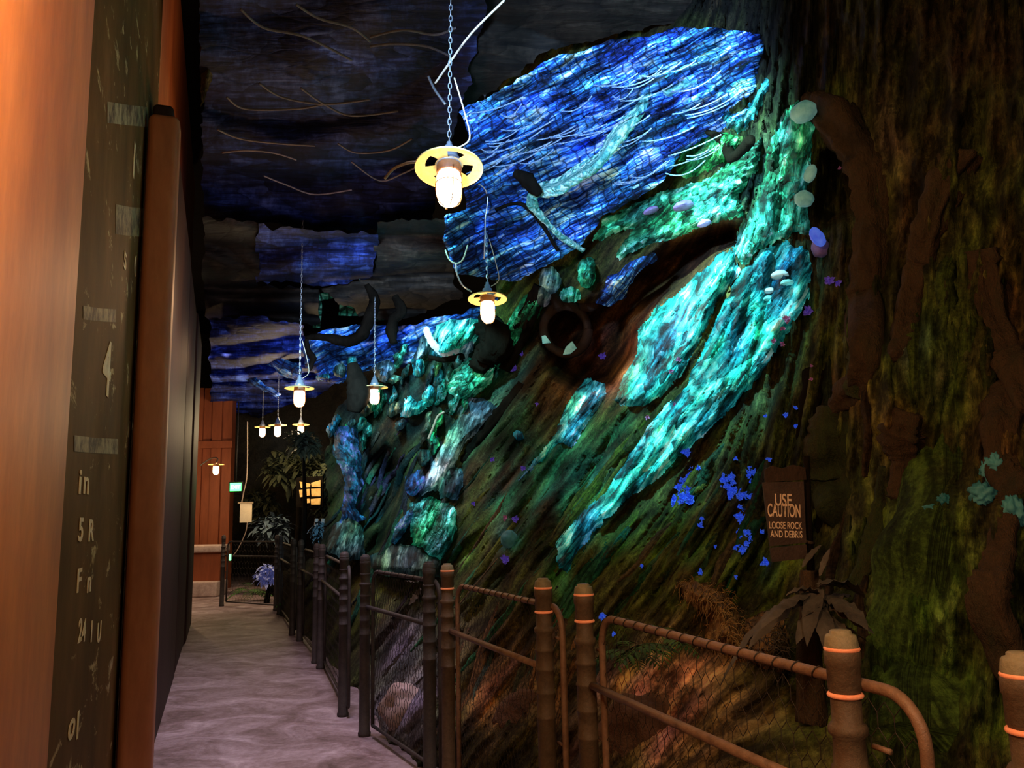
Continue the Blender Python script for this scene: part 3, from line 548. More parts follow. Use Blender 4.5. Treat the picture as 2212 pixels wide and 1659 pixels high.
root([(1520, 165, 4.75), (1480, 185, 4.8), (1452, 200, 4.85), (1430, 190, 4.9)], [.02, .035, .03, .015], M['whiteroot'], 'short pale root piece near the top of the blue canopy', jit=.5)
root([(1160, 405, 5.5), (1150, 440, 5.7), (1180, 480, 5.9), (1215, 515, 6.1), (1260, 540, 6.3)], [.03, .035, .02, .025, .02], M['whiteroot'], 'thin pale root hanging below the diagonal canopy root', jit=.5)
root([(1110, 372, 5.5), (1140, 390, 5.5), (1165, 420, 5.5)], [.02, .05, .03], M['darkwood'], 'dark pointed leaf pod in front of the blue canopy')
root([(1205, 540, 5.9), (1160, 470, 6.0), (1120, 440, 6.0), (1070, 452, 6.1)], [.014, .016, .015, .012], M['darkwood'], 'thin dark branch under the left end of the canopy')
root([(1625, 300, 4.55), (1585, 340, 4.8), (1560, 300, 4.9), (1525, 285, 4.95)], [.03, .04, .03, .015], M['darkwood'], 'dark forked branch between the canopy and the green column')

# ------------------------------------------------------------------ root strands and ragged scraps
rs = random.Random(21)
def strands(n, region, kf, tints, rad, label, group, mat='moss', lift=.0, wob=14, name='root_strand'):
    c = 0
    while c < n:
        x = rs.uniform(region[0], region[2]); y = rs.uniform(region[1], region[3]); L = rs.uniform(90, 300); ph = rs.uniform(0, 9); pts = []; R0 = rs.uniform(*rad)
        k0 = kf(x) * rs.uniform(.85, 1.25)
        for i in range(9):
            t = i / 8; yy = y + L * t; xx = x - k0 * L * t + wob * nz(ph, t * 2.2, 1)
            pts.append((xx, yy))
        w = wallY(np.array([p[0] for p in pts]), np.array([p[1] for p in pts]))
        w = np.convolve(np.pad(w, 1, 'edge'), [.25, .5, .25], 'valid')
        rr_ = [R0 * (.25 + .75 * math.sin(PI * (.08 + .84 * i / 8))) for i in range(9)]
        o = root([(p[0], p[1], float(d) - lift) for p, d in zip(pts, w)], rr_, M[mat], None, None, name=name, n=10, m=5, jit=.45, seed=ph, tint=rs.choice(tints)); o.parent = WALL; c += 1
strands(44, (1050, 870, 1720, 1220), lambda x: float(kflow(np.array(x))), [(.06, .10, .012), (.09, .12, .02), (.03, .05, .015), (.012, .10, .06), (.10, .075, .03), (.03, .14, .06)], (.012, .034), 'mossy root strand running down the slope between the cave and the fence', 'mossy strands on the slope')
strands(20, (1790, 480, 2190, 1250), lambda x: .06, [(.03, .04, .01), (.05, .075, .012), (.05, .03, .014), (.02, .03, .012), (.045, .09, .012)], (.012, .03), 'mossy vertical root strand on the dark right hand trunk', 'mossy strands on the right trunk', wob=26)
strands(22, (790, 900, 1010, 1110), lambda x: .5, [(.012, .05, .06), (.02, .09, .10), (.02, .02, .03), (.05, .04, .10), (.02, .10, .06)], (.02, .05), 'thin dim teal root strand in the tangle left of the grey slab', 'strands in the dark tangle', lift=.08, wob=30)
strands(14, (1000, 1250, 1330, 1400), lambda x: .3, [(.12, .07, .035), (.20, .10, .04), (.07, .07, .03), (.06, .09, .07)], (.015, .04), 'brown bark strand low on the bank behind the fence', 'bark strands behind the fence')
for i in range(34):
    x = rs.uniform(705, 1040); y = rs.uniform(775, 960) - (x - 700) * .12; rx = rs.uniform(5, 13); ry = rs.uniform(12, 44)
    pl = [(x + rx * math.cos(t * PI / 5) - .3 * ry * math.sin(t * PI / 5), y + ry * math.sin(t * PI / 5)) for t in range(10)]
    S(pl, M[rs.choice(['teal', 'grey', 'green', 'grey'])], 'ragged teal or grey moss scrap in the dense tangle under the far canopy', name='moss_scrap', cat='moss tuft', group='moss scraps in the tangle', off=rs.uniform(.15, .45), edge=8, k=.3, strand=.10, sw=7, sl=22, step=4, tint=rs.choice([(.9, 1.1, 1.0), (.5, .7, .8), (.25, .4, .4), (.7, .6, .4), (1.2, 1.2, 1.3), (.35, .6, .3)]), jitter=8, seed=i)
# ------------------------------------------------------------------ ceiling nets (hang level under the ceiling, sagging in swags)
def sagging(z, amp=.22, per=1.5, seed=0):
    def f(px, py):
        out = []
        for a, b in zip(np.ravel(px), np.ravel(py)):
            d = ray(a, b); tn = max(d.z / d.y, .03); Y = (z - 1.4) / tn; X = Y * d.x / d.y
            s = amp * (abs(math.sin(PI * (Y / per + .35 * math.sin(X * 1.3 + seed) + .4 * nz(X * .5, Y * .5, seed)))) - .4) + .06 * nz(X * 3, Y * 1.2, seed + 4)
            out.append(min((z - s - 1.4) / tn, 21.0))
        return np.array(out).reshape(np.shape(px))
    return f
def net(poly, mat, label, z, seed=0, **kw):
    return put(sheet('ceiling_net', poly, mat, depth=sagging(z, seed=seed), off=0, edge=4, sink=0, k=0, strand=.0, step=7, jitter=10, seed=seed, **kw), label, 'net')
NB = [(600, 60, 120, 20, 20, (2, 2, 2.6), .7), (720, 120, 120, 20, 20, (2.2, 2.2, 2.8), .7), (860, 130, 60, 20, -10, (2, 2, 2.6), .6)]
M['netcord'] = mottled('dim_net_cord', (.10, .085, .085), (.18, .15, .15), 20, .8)
NET0 = net([(430, -60), (1060, -60), (1010, 200), (960, 330), (930, 480), (790, 500), (560, 480), (440, 470)], M['dknet'], 'dark navy ceiling net drooping over the near end of the path', 4.7, 1, tint=(.55, .55, .65), blobs=NB)
net([(1040, -60), (1700, -60), (1650, 60), (1450, 50), (1320, 75), (1180, 110), (1090, 178), (1000, 235), (985, 150)], M['brownnet'], 'black brown net hanging above the blue canopy', 4.9, 2, tint=(.7, .65, .6))
net([(820, 480), (970, 470), (975, 600), (1000, 640), (880, 690), (800, 690), (690, 625), (800, 600)], M['brownnet'], 'brown ceiling net left of the second lantern', 4.35, 3, tint=(1, .9, .8))
net([(555, 488), (700, 500), (820, 505), (805, 600), (700, 622), (620, 610), (552, 612)], M['dknet'], 'dim blue square of ceiling net behind the third lantern chain', 4.3, 4, tint=(1.0, 1.1, 1.7))  # blue tint paints in the blue light on this net
net([(455, 690), (560, 685), (650, 700), (660, 760), (720, 830), (700, 850), (560, 900), (455, 892)], M['dknet'], 'deep blue far ceiling net low over the path', 3.95, 5, tint=(.9, 1.2, 2.4), blobs=[(490, 875, 40, 8, 0, (1.0, 2.0, 6), .9)])  # blue light painted in by the tint and the bright streak
net([(440, 470), (560, 480), (555, 615), (690, 625), (690, 700), (445, 690)], M['brownnet'], 'black net band between the two dim blue ceiling nets', 4.3, 6, tint=(.35, .33, .33))  # tinted darker as an unlit fold between the blue-lit nets
# loose drooping strings of the ceiling net, each one a cord of its own
cords = [[(520, 20), (570, 60), (660, 80), (760, 130)], [(640, 10), (690, 40), (760, 60), (800, 90)], [(560, 180), (610, 210), (700, 225), (800, 215)], [(650, 190), (700, 225), (760, 250), (860, 240)], [(490, 210), (530, 235), (640, 235), (700, 225)],
         [(800, 80), (870, 65), (940, 75), (985, 60)], [(800, 100), (850, 95), (920, 100), (970, 120)], [(470, 280), (520, 300), (600, 310), (680, 315)], [(730, 310), (770, 330), (840, 325), (890, 300)], [(570, 380), (620, 400), (680, 420), (760, 410)], [(760, 350), (820, 390), (870, 375), (920, 350)], [(480, 330), (530, 325), (590, 330), (640, 345)]]
for i, pts in enumerate(cords):
    P = []
    for x, y in pts:
        q = zplane(x, y, 4.42); P.append(q)
    g = G().tube(smooth_path(P, 8), .008, 6)
    mk('drooping_cord', g.mesh('drooping_cord'), M['netcord'], NET0)
def cordline(pts, r, mat, label, name='cord', cat='cord'):
    P = smooth_path([at(*p) for p in pts], 8); put(mk(name, G().tube(P, r, 6).mesh(name), mat), label, cat)
cordline([(1090, 0, 3.7), (1020, 70, 3.8), (975, 130, 3.9), (940, 180, 4.0)], .006, M['cord'], 'slanting tan cord crossing behind the chain of the nearest lantern')
cordline([(962, 540, 6.0), (970, 560, 6.0), (985, 569, 6.0), (1000, 560, 6.0), (1010, 530, 6.05)], .006, M['cord'], 'pale cord loop hanging left of the second lantern')
cordline([(985, 569, 6.0), (987, 590, 6.0), (998, 615, 6.05), (1018, 630, 6.15)], .007, M['chain'], 'short chain running from the cord loop to the second lantern')
cordline([(832, 385, 4.2), (850, 365, 4.1), (880, 352, 4.0), (902, 350, 3.9)], .008, M['cord'], 'broken pale twig left of the nearest lantern', 'twig', 'twig')
cordline([(925, 165, 4.4), (940, 195, 4.4), (962, 225, 4.4)], .008, M['chain'], 'dim blue strap above the nearest lantern', 'strap', 'strap')
cordline([(942, 370, 5.6), (1045, 405, 5.9), (1048, 480, 6.0), (1046, 560, 6.1)], .006, M['chain'], 'thin chain hanging behind the nearest lantern', 'chain', 'chain')

# blue pod hanging in the dark at upper left
M['bluepod'] = weave('blue_pod', [(.15, (.004, .008, .05)), (.45, (.02, .06, .35)), (.65, (.08, .2, .8)), (.85, (.45, .65, 1.0))], fib=(2, 24), cell=(2, 12), net=.7, nets=8, emis=.25)  # blue light on the pods put into colour and emission
S([(500, 450), (512, 420), (532, 395), (552, 385), (568, 402), (556, 428), (530, 446), (505, 455)], M['bluepod'], 'blue lit ribbed leaf pod hanging in the dark at upper left', name='leaf_pod', cat='pod', depth=lambda a, b: np.full(np.shape(a), 9.0), off=.25, edge=26, sink=0, step=3, jitter=1, k=1.2)
S([(515, 352), (545, 345), (552, 365), (548, 385), (520, 392), (516, 370)], M['bluepod'], 'faint blue grey ribbed pod just above the bright leaf pod', name='leaf_pod', cat='pod', depth=lambda a, b: np.full(np.shape(a), 9.2), off=.2, edge=20, sink=0, step=3, jitter=1, k=1.2, tint=(.10, .12, .13))

# ------------------------------------------------------------------ lanterns
def disc_mesh(R=.15):
    g = G(); rings = [.045, .062, .082, .105, .128, .143, .150, .152, .150]; zs = [.014, .013, .011, .008, .005, .002, 0, -.004, -.008]
    n = 48; vs = [Vector((r * math.cos(2 * PI * k / n), r * math.sin(2 * PI * k / n), z)) for r, z in zip(rings, zs) for k in range(n)]
    fs = []
    for i in range(len(rings) - 1):
        for k in range(n):
            hole = (i in (1, 2)) and (k % 12) < 6
            if hole: continue
            k2 = (k + 1) % n; fs.append((i * n + k, i * n + k2, (i + 1) * n + k2, (i + 1) * n + k))
    g.add(vs, fs); me = g.mesh('shade'); return me
def lm(prof, name, n=20): return G().lathe(prof, n).mesh(name)
L_shade = disc_mesh()
L_neck = lm([(0, .135), (.012, .135), (.014, .115), (.022, .110), (.024, .085), (.036, .078), (.040, .050), (.052, .040), (.056, .012), (.048, .010)], 'neck')
L_sock = lm([(.052, .012), (.056, -.002), (.054, -.030), (.046, -.036)], 'socket')
L_globe = lm([(.046, -.030), (.053, -.055), (.0545, -.13), (.051, -.16), (.040, -.182), (.022, -.195), (0, -.199)], 'globe')
def cage_mesh():
    g = G()
    for k in range(4):
        a = k * PI / 2 + .4; c, s = math.cos(a), math.sin(a)
        pts = [(.056 * c, .056 * s, -.02), (.060 * c, .060 * s, -.13), (.047 * c, .047 * s, -.182), (.020 * c, .020 * s, -.203)]
        g.tube(smooth_path(pts, 4), .0022, 5)
    g.lathe([(.057, -.09), (.0605, -.092), (.057, -.094)], 20)
    return g.mesh('guard')
for me_, mt in ((L_shade, 'shade'), (L_neck, 'neck'), (L_sock, 'socket'), (L_globe, 'globe')): me_.materials.append(M[mt])
L_cage = cage_mesh(); L_cage.materials.append(M['socket'])
def chain_mesh(z0, z1):
    g = G(); z = z0; i = 0
    while z < z1:
        pts = []
        for k in range(9):
            a = 2 * PI * k / 8; r = .011 * math.cos(a); zz = .021 * math.sin(a)
            pts.append((r * .7, 0, z + .018 + zz) if i % 2 else (0, r * .7, z + .018 + zz))
        g.tube(pts, .0026, 4, caps=False); z += .034; i += 1
    return g.mesh('chain')
def lantern(px, py, Y, label, ztop, tilt=0, rz=0, scale=1.0, chain=True, cord=True, globe='globe'):
    p = at(px, py, Y)
    t = thing('hanging_lantern', p, label, 'lantern', 'caged lanterns hanging over the path')
    for nm, me_ in (('shade', L_shade), ('neck', L_neck), ('socket', L_sock), ('globe', L_globe), ('wire_guard', L_cage)):
        mk(nm, me_, None, t, True)
    if chain: mk('chain', chain_mesh(.13, ztop - p.z), M['chain'], t, True)
    if cord:
        h = min(ztop - p.z, .5)
        mk('cord', G().tube(smooth_path([(.03, 0, .10), (.09, .01, .16), (.07, .02, .30), (.02, .0, h)], 5), .004, 6).mesh('cord'), M['cord'], t, True)
    if tilt: t.rotation_euler = (math.radians(-tilt), 0, 0)
    t.scale = (scale,) * 3
    return t
lantern(970, 362, 3.46, 'nearest and largest caged lantern with a round yellow shade', 5.6, tilt=13)
lantern(1053, 645, 6.2, 'second lantern, blue capped, in front of the netted bundle', 4.9, tilt=7)
lantern(647, 838, 8.5, 'third lantern on a long blue lit chain at the left of the path', 4.9)
lantern(809, 836, 9.3, 'fourth lantern half hidden among ragged moss under the branches', 3.9, cord=False)
lantern(600, 918, 14.0, 'brightest middle lantern of the far three', 4.1, cord=False)
lantern(567, 922, 16.0, 'leftmost small lantern of the far three', 4.1, cord=False)
lantern(650, 917, 15.0, 'rightmost lantern of the far three', 4.1, cord=False)

# ------------------------------------------------------------------ painted container panels on the left
def panel(s0, s1, t0, t1, top, mat, label, bev=.05, name='painted_panel', parts=()):
    me = G().prism([lw(s0, t0), lw(s1, t0), lw(s1, t1), lw(s0, t1)], 0.0, top).mesh(name, True)
    bevel(me, bev, 5); flatish(me, 50)
    o = mk(name, me, mat); return put(o, label, 'panel')
def swall(px, t):   # s along the wall where pixel column px (at eye level) meets the plane at offset t
    d = ray(px, 1110); k = d.x / d.y
    # (LA + LD s + LN t).x = k * y
    return (k * (LA.y + LN.y * t) - LA.x - LN.x * t) / (LD.x - k * LD.y)
sA = swall(146, 0)
panel(-2.6, sA, 0, .13, 6.2, M['panelA'], 'large bright orange rust painted panel nearest the camera', .07)
sB = swall(300, .14)
pb = panel(sA - .35, sB, .14, .45, 6.2, M['panelB'], 'dark panel with worn white stencilled letters beside the orange panel', .05)
sC = swall(356, -.05)
pc_top = zplane(386, 276, 1).z
Yc = (LA.y + LD.y * sC); dC = ray(384, 278); zc = 1.4 + dC.z / dC.y * Yc
panel(sC - .20, sC, -.05, .12, zc, M['panelC'], 'shorter brown painted panel whose top edge shows, right of the lettered panel', .04)
sD = swall(391, .0); panel(sC + .03, sD, .0, .12, 1.4 + (lambda d: d.z / d.y)(ray(412, 560)) * (LA.y + LD.y * sD), M['panelD'], 'narrow near black ribbed panel right of the brown panel', .03)
sR = 10.0; panel(max(sB, sC) + .1, sR, .15, .44, 6.2, M['panelR'], 'tall red brown panel rising behind the short brown panel', .05)
sE = swall(408, .0); panel(sD + .03, sE, .0, .12, 3.9, M['panelD'], 'second narrow dark panel further along the left wall', .05)
sF = swall(419, .0); panel(sE + .03, min(sF, 12.2), -.02, .12, 3.9, M['panelD'], 'last dark purple brown panel before the far opening', .05)
Yr = LA.y + LD.y * (sC + 1.2)
# scuffs and flakes of pale paint on the orange panel
def on_panel(s, z, t): x, y = lw(s, t); return Vector((x, y, z))
def patch(s0, s1, z0, z1, t, parent, nm, pts, mat='stencil'):
    vs = [on_panel(s0 + (s1 - s0) * a, z0 + (z1 - z0) * b, t) for a, b in pts]
    g = G(); g.add(vs, [tuple(range(len(vs)))]); mk(nm, g.mesh(nm, False), M[mat], parent)
import_font = None
def text_mesh(body, size, name, extr=.0015, sx=1.0):
    cu = bpy.data.curves.new(name, 'FONT'); cu.body = body; cu.size = size; cu.extrude = extr; cu.align_x = 'CENTER'; cu.offset = size * .018
    o = bpy.data.objects.new('tmp', cu); C.objects.link(o); dg = bpy.context.evaluated_depsgraph_get()
    me = bpy.data.meshes.new_from_object(o.evaluated_get(dg)); me.name = name
    bpy.data.objects.remove(o); bpy.data.curves.remove(cu)
    for v in me.vertices: v.co.x *= sx
    return me
wdir = Vector((LD.x, LD.y, 0)); ndir = Vector((-LN.x, -LN.y, 0))
def wall_text(body, px, py, t, size, parent, sx=1.0):
    s = swall(px, t); Yw = LA.y + LD.y * s + LN.y * t
    d = ray(px, py); z = 1.4 + d.z / d.y * Yw
    # true pixel position along the wall at this height
    for _ in range(4):
        p = on_panel(s, z, t); q = R3.transposed() @ (p - CAM); ppx = W / 2 - q.x / q.z * F; ppy = H / 2 + q.y / q.z * F
        s = swall(px + (swp(s, t) - ppx), t); z += (ppy - py) * mpp(p.y)
    me = text_mesh(body, size, 'stencil_lettering', .001, sx); me.materials.append(M['stencil'])
    o = bpy.data.objects.new('stencil_lettering', me); C.objects.link(o)
    X = wdir; Z = ndir; Yv = Vector((0, 0, 1))
    mat = Matrix(((X.x, Yv.x, Z.x, 0), (X.y, Yv.y, Z.y, 0), (X.z, Yv.z, Z.z, 0), (0, 0, 0, 1)))
    mat.translation = on_panel(s, z, t) + ndir * .003
    o.matrix_world = mat; o.parent = parent
def swp(s, t):
    p = on_panel(s, 1.4, t); q = R3.transposed() @ (p - CAM); return W / 2 - q.x / q.z * F
for body, px, py, size, sx in [('in', 178, 1066, .13, 2.3), ('5 R', 184, 1168, .12, 2.0), ('F n', 180, 1278, .12, 2.0), ('24 1 U', 192, 1386, .12, 1.5), ('ol', 160, 1592, .14, 2.0), ('5 (', 280, 578, .12, 2.0), ('4', 228, 850, .34, 1.5), ('1', 288, 370, .26, 1.6)]:
    for j, ch in enumerate(body):
        if ch != ' ': wall_text(ch, px + (j - (len(body) - 1) / 2) * size * sx * 46, py, .14, size, pb, sx)
def wall_band(px0, px1, py0, py1, t, parent, nm='worn_paint_band'):
    pts = []
    for px, py in ((px0, py1), ((px0 + px1) / 2, py1 + 4), (px1, py1 + 6), (px1, py0 + 8), ((px0 + px1) / 2, py0 + 6), (px0, py0)):
        k = None; s = swall(px, t); z = 1.4
        for _ in range(6):
            p = on_panel(s, z, t); q = R3.transposed() @ (p - CAM); ppx = W / 2 - q.x / q.z * F; ppy = H / 2 + q.y / q.z * F
            s = swall(px + (swp(s, t) - ppx), t); z += (ppy - py) * mpp(p.y)
        pts.append(on_panel(s, z, t) + ndir * .002)
    g = G(); g.add(pts, [tuple(range(len(pts)))]); mk(nm, g.mesh(nm, False), M['band'], parent)
n = N('flaked_paint_band'); v = n.vec('Object', (1, 1, 1)); f = n.noise(v, 9, 6, .75)
M['band'] = n.finish(n.ramp(f, [(.40, (.07, .042, .018)), (.58, (.38, .28, .14)), (.75, (.55, .42, .24))]), .7)
for b in [(160, 255, 940, 975), (250, 312, 440, 505), (180, 250, 660, 690), (232, 318, 215, 262)]: wall_band(*b, .14, pb)

# ------------------------------------------------------------------ fence
def post_parts(x, y, parent, h=1.15, dark=False, ztop=None):
    b = 0
    body = G().lathe([(.036, 0), (.040, .004), (.042, .02), (.036, .03), (.034, .30), (.034, h - .52), (.0365, h - .517), (.0365, h - .511), (.034, h - .508),
                      (.034, h - .43), (.0365, h - .427), (.0365, h - .421), (.034, h - .418), (.0335, h - .345), (.037, h - .342), (.037, h - .335), (.034, h - .332), (.033, h - .275), (.0375, h - .272), (.0375, h - .264), (.033, h - .258), (.031, h - .208), (.0385, h - .200), (.0395, h - .190), (.036, h - .183), (.030, h - .178), (.030, h - .135),
                      (.030, h - .12), (.033, h - .115), (.033, h - .07), (.036, h - .066), (.036, h - .042), (.033, h - .038), (.020, h - .036)], 24).mesh('post')
    body.transform(Matrix.Translation((x, y, 0)))
    p = mk('post', body, M['darkpost'] if dark else M['post'], parent)
    cap = G().lathe([(.034, h - .036), (.034, h - .030), (.031, h - .012), (.028, h - .008), (.022, h - .006), (.0215, h - .001), (.019, h + .001), (0, h + .002)], 24).mesh('cap'); cap.transform(Matrix.Translation((x, y, 0)))
    mk('cap', cap, M['darkpost'] if dark else M['cap'], p)
    for zz, r in ((h - .036, .0345), (h - .126, .0345)):
        g = G(); g.lathe([(r - .004, zz - .005), (r, zz - .0035), (r + .0015, zz), (r, zz + .0035), (r - .004, zz + .005)], 28); me = g.mesh('copper_ring'); me.transform(Matrix.Translation((x, y, 0)))
        mk('copper_ring', me, M['darkpost'] if dark else M['copper'], p)
    return p
def hexnet(A, B, z0, z1, cell=.045, r=.0011):
    A = Vector(A); B = Vector(B); d = B - A; L = d.length; d.normalize(); g = G()
    w = cell; hgt = cell * 1.15; nx = int(L / w); nzr = int((z1 - z0) / hgt)
    def P(u, z): q = A + d * u; return Vector((q.x, q.y, z0 + z))
    for j in range(nzr):
        for i in range(nx):
            u = i * w + (w / 2 if j % 2 else 0); z = j * hgt
            if u + w > L: continue
            for a, b in (((u, z), (u, z + hgt * .55)), ((u, z + hgt * .55), (u + w / 2, z + hgt)), ((u + w, z + hgt * .55), (u + w / 2, z + hgt))):
                g.tube([P(*a), P(*b)], r, 3, caps=False)
    return g.mesh('wire_mesh')
def section(pa, pb_, label, dark=False, over=.10, wires=True, r=.0125, ties=14, zr=1.045, zl=.815, mesh_cell=.045):
    """pa: far/left post, pb_: near/right post (floor xy). The pipe frame passes behind the posts."""
    a = Vector(pa); b = Vector(pb_); d = (b - a); L = d.length; d = d.normalized(); nrm = Vector((d.y, -d.x))   # to the corridor or away
    if nrm.y < 0: nrm = -nrm                                    # away from the camera
    t = thing('fence_section', (a.x, a.y, 0), label, 'fence', 'pipe fence sections along the path')
    post_parts(a.x, a.y, t, dark=dark); post_parts(b.x, b.y, t, dark=dark)
    mt = M['darkpost'] if dark else M['rail']
    def P(u, z, o=.03): q = a + d * u + nrm * o; return Vector((q.x, q.y, z))
    ra = .09; fr = [P(.075, .08), P(.075, .5)] + [P(.075 + ra - ra * math.cos(q), zr - ra + ra * math.sin(q)) for q in np.linspace(0, PI / 2, 8)] + [P(L * q, zr) for q in (.25, .5, .75)] + [P(L + over - ra + ra * math.sin(q), zr - ra + ra * math.cos(q)) for q in np.linspace(0, PI / 2, 8)] + [P(L + over, .5), P(L + over, .08)]
    mk('pipe_frame', G().tube(fr, r, 10).mesh('pipe_frame'), mt, t)
    mk('lower_rail', G().tube([P(.05, zl, .0), P(L * .5, zl, .0), P(L - .035, zl, .0)], r * 1.05, 10).mesh('lower_rail'), mt, t)
    mk('foot_rail', G().tube([P(.075, .075, .03), P(L + over, .075, .03)], r * .9, 8).mesh('foot_rail'), mt, t)
    for z in (.93, .55):
        for u in (.035, L + .035):
            mk('hinge_peg', G().tube([P(u, z, .03), P(u + .045, z, .03)], .006, 8).mesh('hinge_peg'), mt, t)
    if wires: mk('wire_mesh', hexnet((P(.08, 0).x, P(.08, 0).y, 0), (P(L + over, 0).x, P(L + over, 0).y, 0), .09, zr - .005, mesh_cell, .0011 if not dark else .0016), M['wire'], t)
    for i in range(ties):
        u = .2 + (L - .25) * i / max(1, ties - 1); q0 = P(u, zr)
        ring = []
        for k in range(9):
            an = 2 * PI * k / 8; ring.append(q0 + Vector((nrm.x * math.cos(an), nrm.y * math.cos(an), math.sin(an))) * (r + .0012) + Vector((d.x, d.y, 0)) * (.008 * math.sin(an)))
        mk('wire_tie', G().tube(ring, .0022, 5, caps=False).mesh('wire_tie'), M['wire'], t)
    return t
def fp(px, Y): p = at(px, 1110, Y); return (p.x, p.y)
section(fp(1255, 3.0), fp(1795, 1.76), 'nearest fence section between the two right hand posts', over=.17, ties=16)
section(fp(965, 4.42), fp(1169, 3.3), 'second nearest fence section left of the paired posts', over=.10, ties=14)
section(fp(790, 5.65), fp(926, 4.65), 'third fence section where the path edge shows below', dark=True, over=.08, ties=8)
section(fp(697, 8.1), fp(745, 6.2), 'fourth fence section, dark, at the bend of the path', dark=True, over=.08, ties=0, mesh_cell=.07)
section(fp(652, 9.9), fp(686, 8.4), 'fifth fence section in shadow beyond the bend', over=.08, ties=0, dark=True, mesh_cell=.09)
section(fp(608, 12.6), fp(636, 10.4), 'sixth fence section, last before the far end panel', over=.08, ties=0, dark=True, mesh_cell=.09)
section(fp(485, 14.0), fp(600, 13.2), 'far fence section standing across the end of the path', over=.05, ties=0, dark=True, mesh_cell=.08)
section(fp(2170, 1.46), fp(2520, 1.02), 'fence section at the right edge with one olive capped post', over=.1, ties=6)

# ------------------------------------------------------------------ caution sign on its stump
Ys = 2.75
st = thing('caution_sign', at(1750, 1480, Ys), 'dark caution sign board with tan lettering on a thin post', 'sign')
def quad_board(pts, Y, th, nm, mat, parent):
    f = [at(x, y, Y) for x, y in pts]; b = [p + Vector((0, th, 0)) for p in f]; n_ = len(f)
    g = G(); g.add(f + b, [tuple(range(n_)), tuple(range(2 * n_ - 1, n_ - 1, -1))] + [(i, n_ + i, n_ + (i + 1) % n_, (i + 1) % n_) for i in range(n_)])
    me = g.mesh(nm, False); bm = bmesh.new(); bm.from_mesh(me); bmesh.ops.recalc_face_normals(bm, faces=bm.faces); bm.to_mesh(me); bm.free()
    return mk(nm, me, mat, parent)
bd = quad_board([(1648, 1042), (1736, 1040), (1742, 1172), (1664, 1180)], Ys, .012, 'board', M['sign'], st)
quad_board([(1652, 1014), (1668, 1006), (1690, 1012), (1712, 1004), (1740, 1010), (1742, 1036), (1654, 1042)], Ys + .004, .012, 'carved_header', M['brownhoop'], st)
quad_board([(1664, 1184), (1742, 1176), (1745, 1206), (1668, 1214)], Ys + .002, .012, 'lower_board', M['sign'], st)
for body, px, py, hpx, wpx, ang in [('USE', 1692, 1092, 26, 36, 3), ('CAUTION', 1694, 1116, 28, 70, 3), ('LOOSE ROCK', 1697, 1142, 15, 70, 2.5), ('AND DEBRIS', 1699, 1161, 15, 68, 2.5)]:
    me = text_mesh(body, 1.0, 'lettering', 0.0); xs = [v.co.x for v in me.vertices]; ys = [v.co.y for v in me.vertices]
    sx = wpx * mpp(Ys) / (max(xs) - min(xs)); sy = hpx * mpp(Ys) / (max(ys) - min(ys))
    p = at(px, py, Ys - .002); Rt = Matrix.Rotation(PI / 2, 4, 'X') 
    me.transform(Matrix.Translation(p) @ Matrix.Rotation(math.radians(ang), 4, 'Y') @ Rt @ Matrix.Diagonal((sx, sy, 1, 1)))
    me.materials.append(M['signtxt']); mk('lettering', me, None, bd)
mk('sign_post', G().tube([at(1742, 985, Ys + .03), at(1746, 1120, Ys + .03), at(1752, 1250, Ys + .03)], [.010, .012, .013], 10, .1).mesh('sign_post'), M['darkwood'], st)
P = smooth_path([at(1748, 1232, Ys + .03), at(1752, 1300, Ys + .03), at(1750, 1400, Ys + .03), at(1756, 1560, Ys + .03)], 8)
mk('stump', G().tube(P, interp([.026, .034, .036, .05], len(P)), 14, .25).mesh('stump'), M['bark'], st)
mk('binding', G().tube([at(1741, 1170, Ys + .02), at(1749, 1172, Ys + .012), at(1757, 1174, Ys + .03)], .006, 6).mesh('binding'), M['bark'], st)

# ------------------------------------------------------------------ plants by the sign
def leaf(g, p, d, L, w, droop, up=Vector((0, 0, 1)), fold=.25, n=9, wav=0.0):
    d = Vector(d).normalized(); side = d.cross(up).normalized() if abs(d.dot(up)) < .98 else Vector((1, 0, 0)); vs = []; uv = []
    for i in range(n + 1):
        t = i / n; c = Vector(p) + d * (L * t) + Vector((0, 0, -1)) * droop * L * t * t; ww = w * (math.sin(PI * min(1, t * .93 + .07)) ** .8)
        nrm = side.cross(d).normalized()
        for q in (-1, -.5, 0, .5, 1):
            vs.append(c + side * ww * q + nrm * (abs(q) * fold * ww + wav * ww * math.sin(i * 2.2 + q * 3))); uv.append((q * ww * 8, t * L * 8))
    fs = [(i * 5 + k, i * 5 + k + 1, (i + 1) * 5 + k + 1, (i + 1) * 5 + k) for i in range(n) for k in range(4)]
    g.add(vs, fs, uv)
def leafy(name, px, py, Y, specs, mat, label, cat='plant', stem=None, group=None):
    base = at(px, py, Y); t = thing(name, base, label, cat, group)
    for (tx, ty, dY, w, droop) in specs:
        tip = at(tx, ty, Y + dY); g = G(); d = tip - base; L = d.length
        rb = random.Random(int(tx * 7 + ty)); b2 = base + Vector((rb.uniform(-.03, .03), rb.uniform(-.03, .02), rb.uniform(-.06, .05)))
        leaf(g, b2, d + Vector((0, 0, droop * L)), L * rb.uniform(.8, 1.05), w * rb.uniform(.45, .85), droop * rb.uniform(.8, 1.5), fold=rb.uniform(-.5, .5), wav=.22, n=12); mk('leaf', g.mesh('leaf'), mat, t)
    if stem: mk('stem', G().tube(smooth_path([at(*q) for q in stem], 5), .012, 7, .2).mesh('stem'), M['bark'], t)
    return t
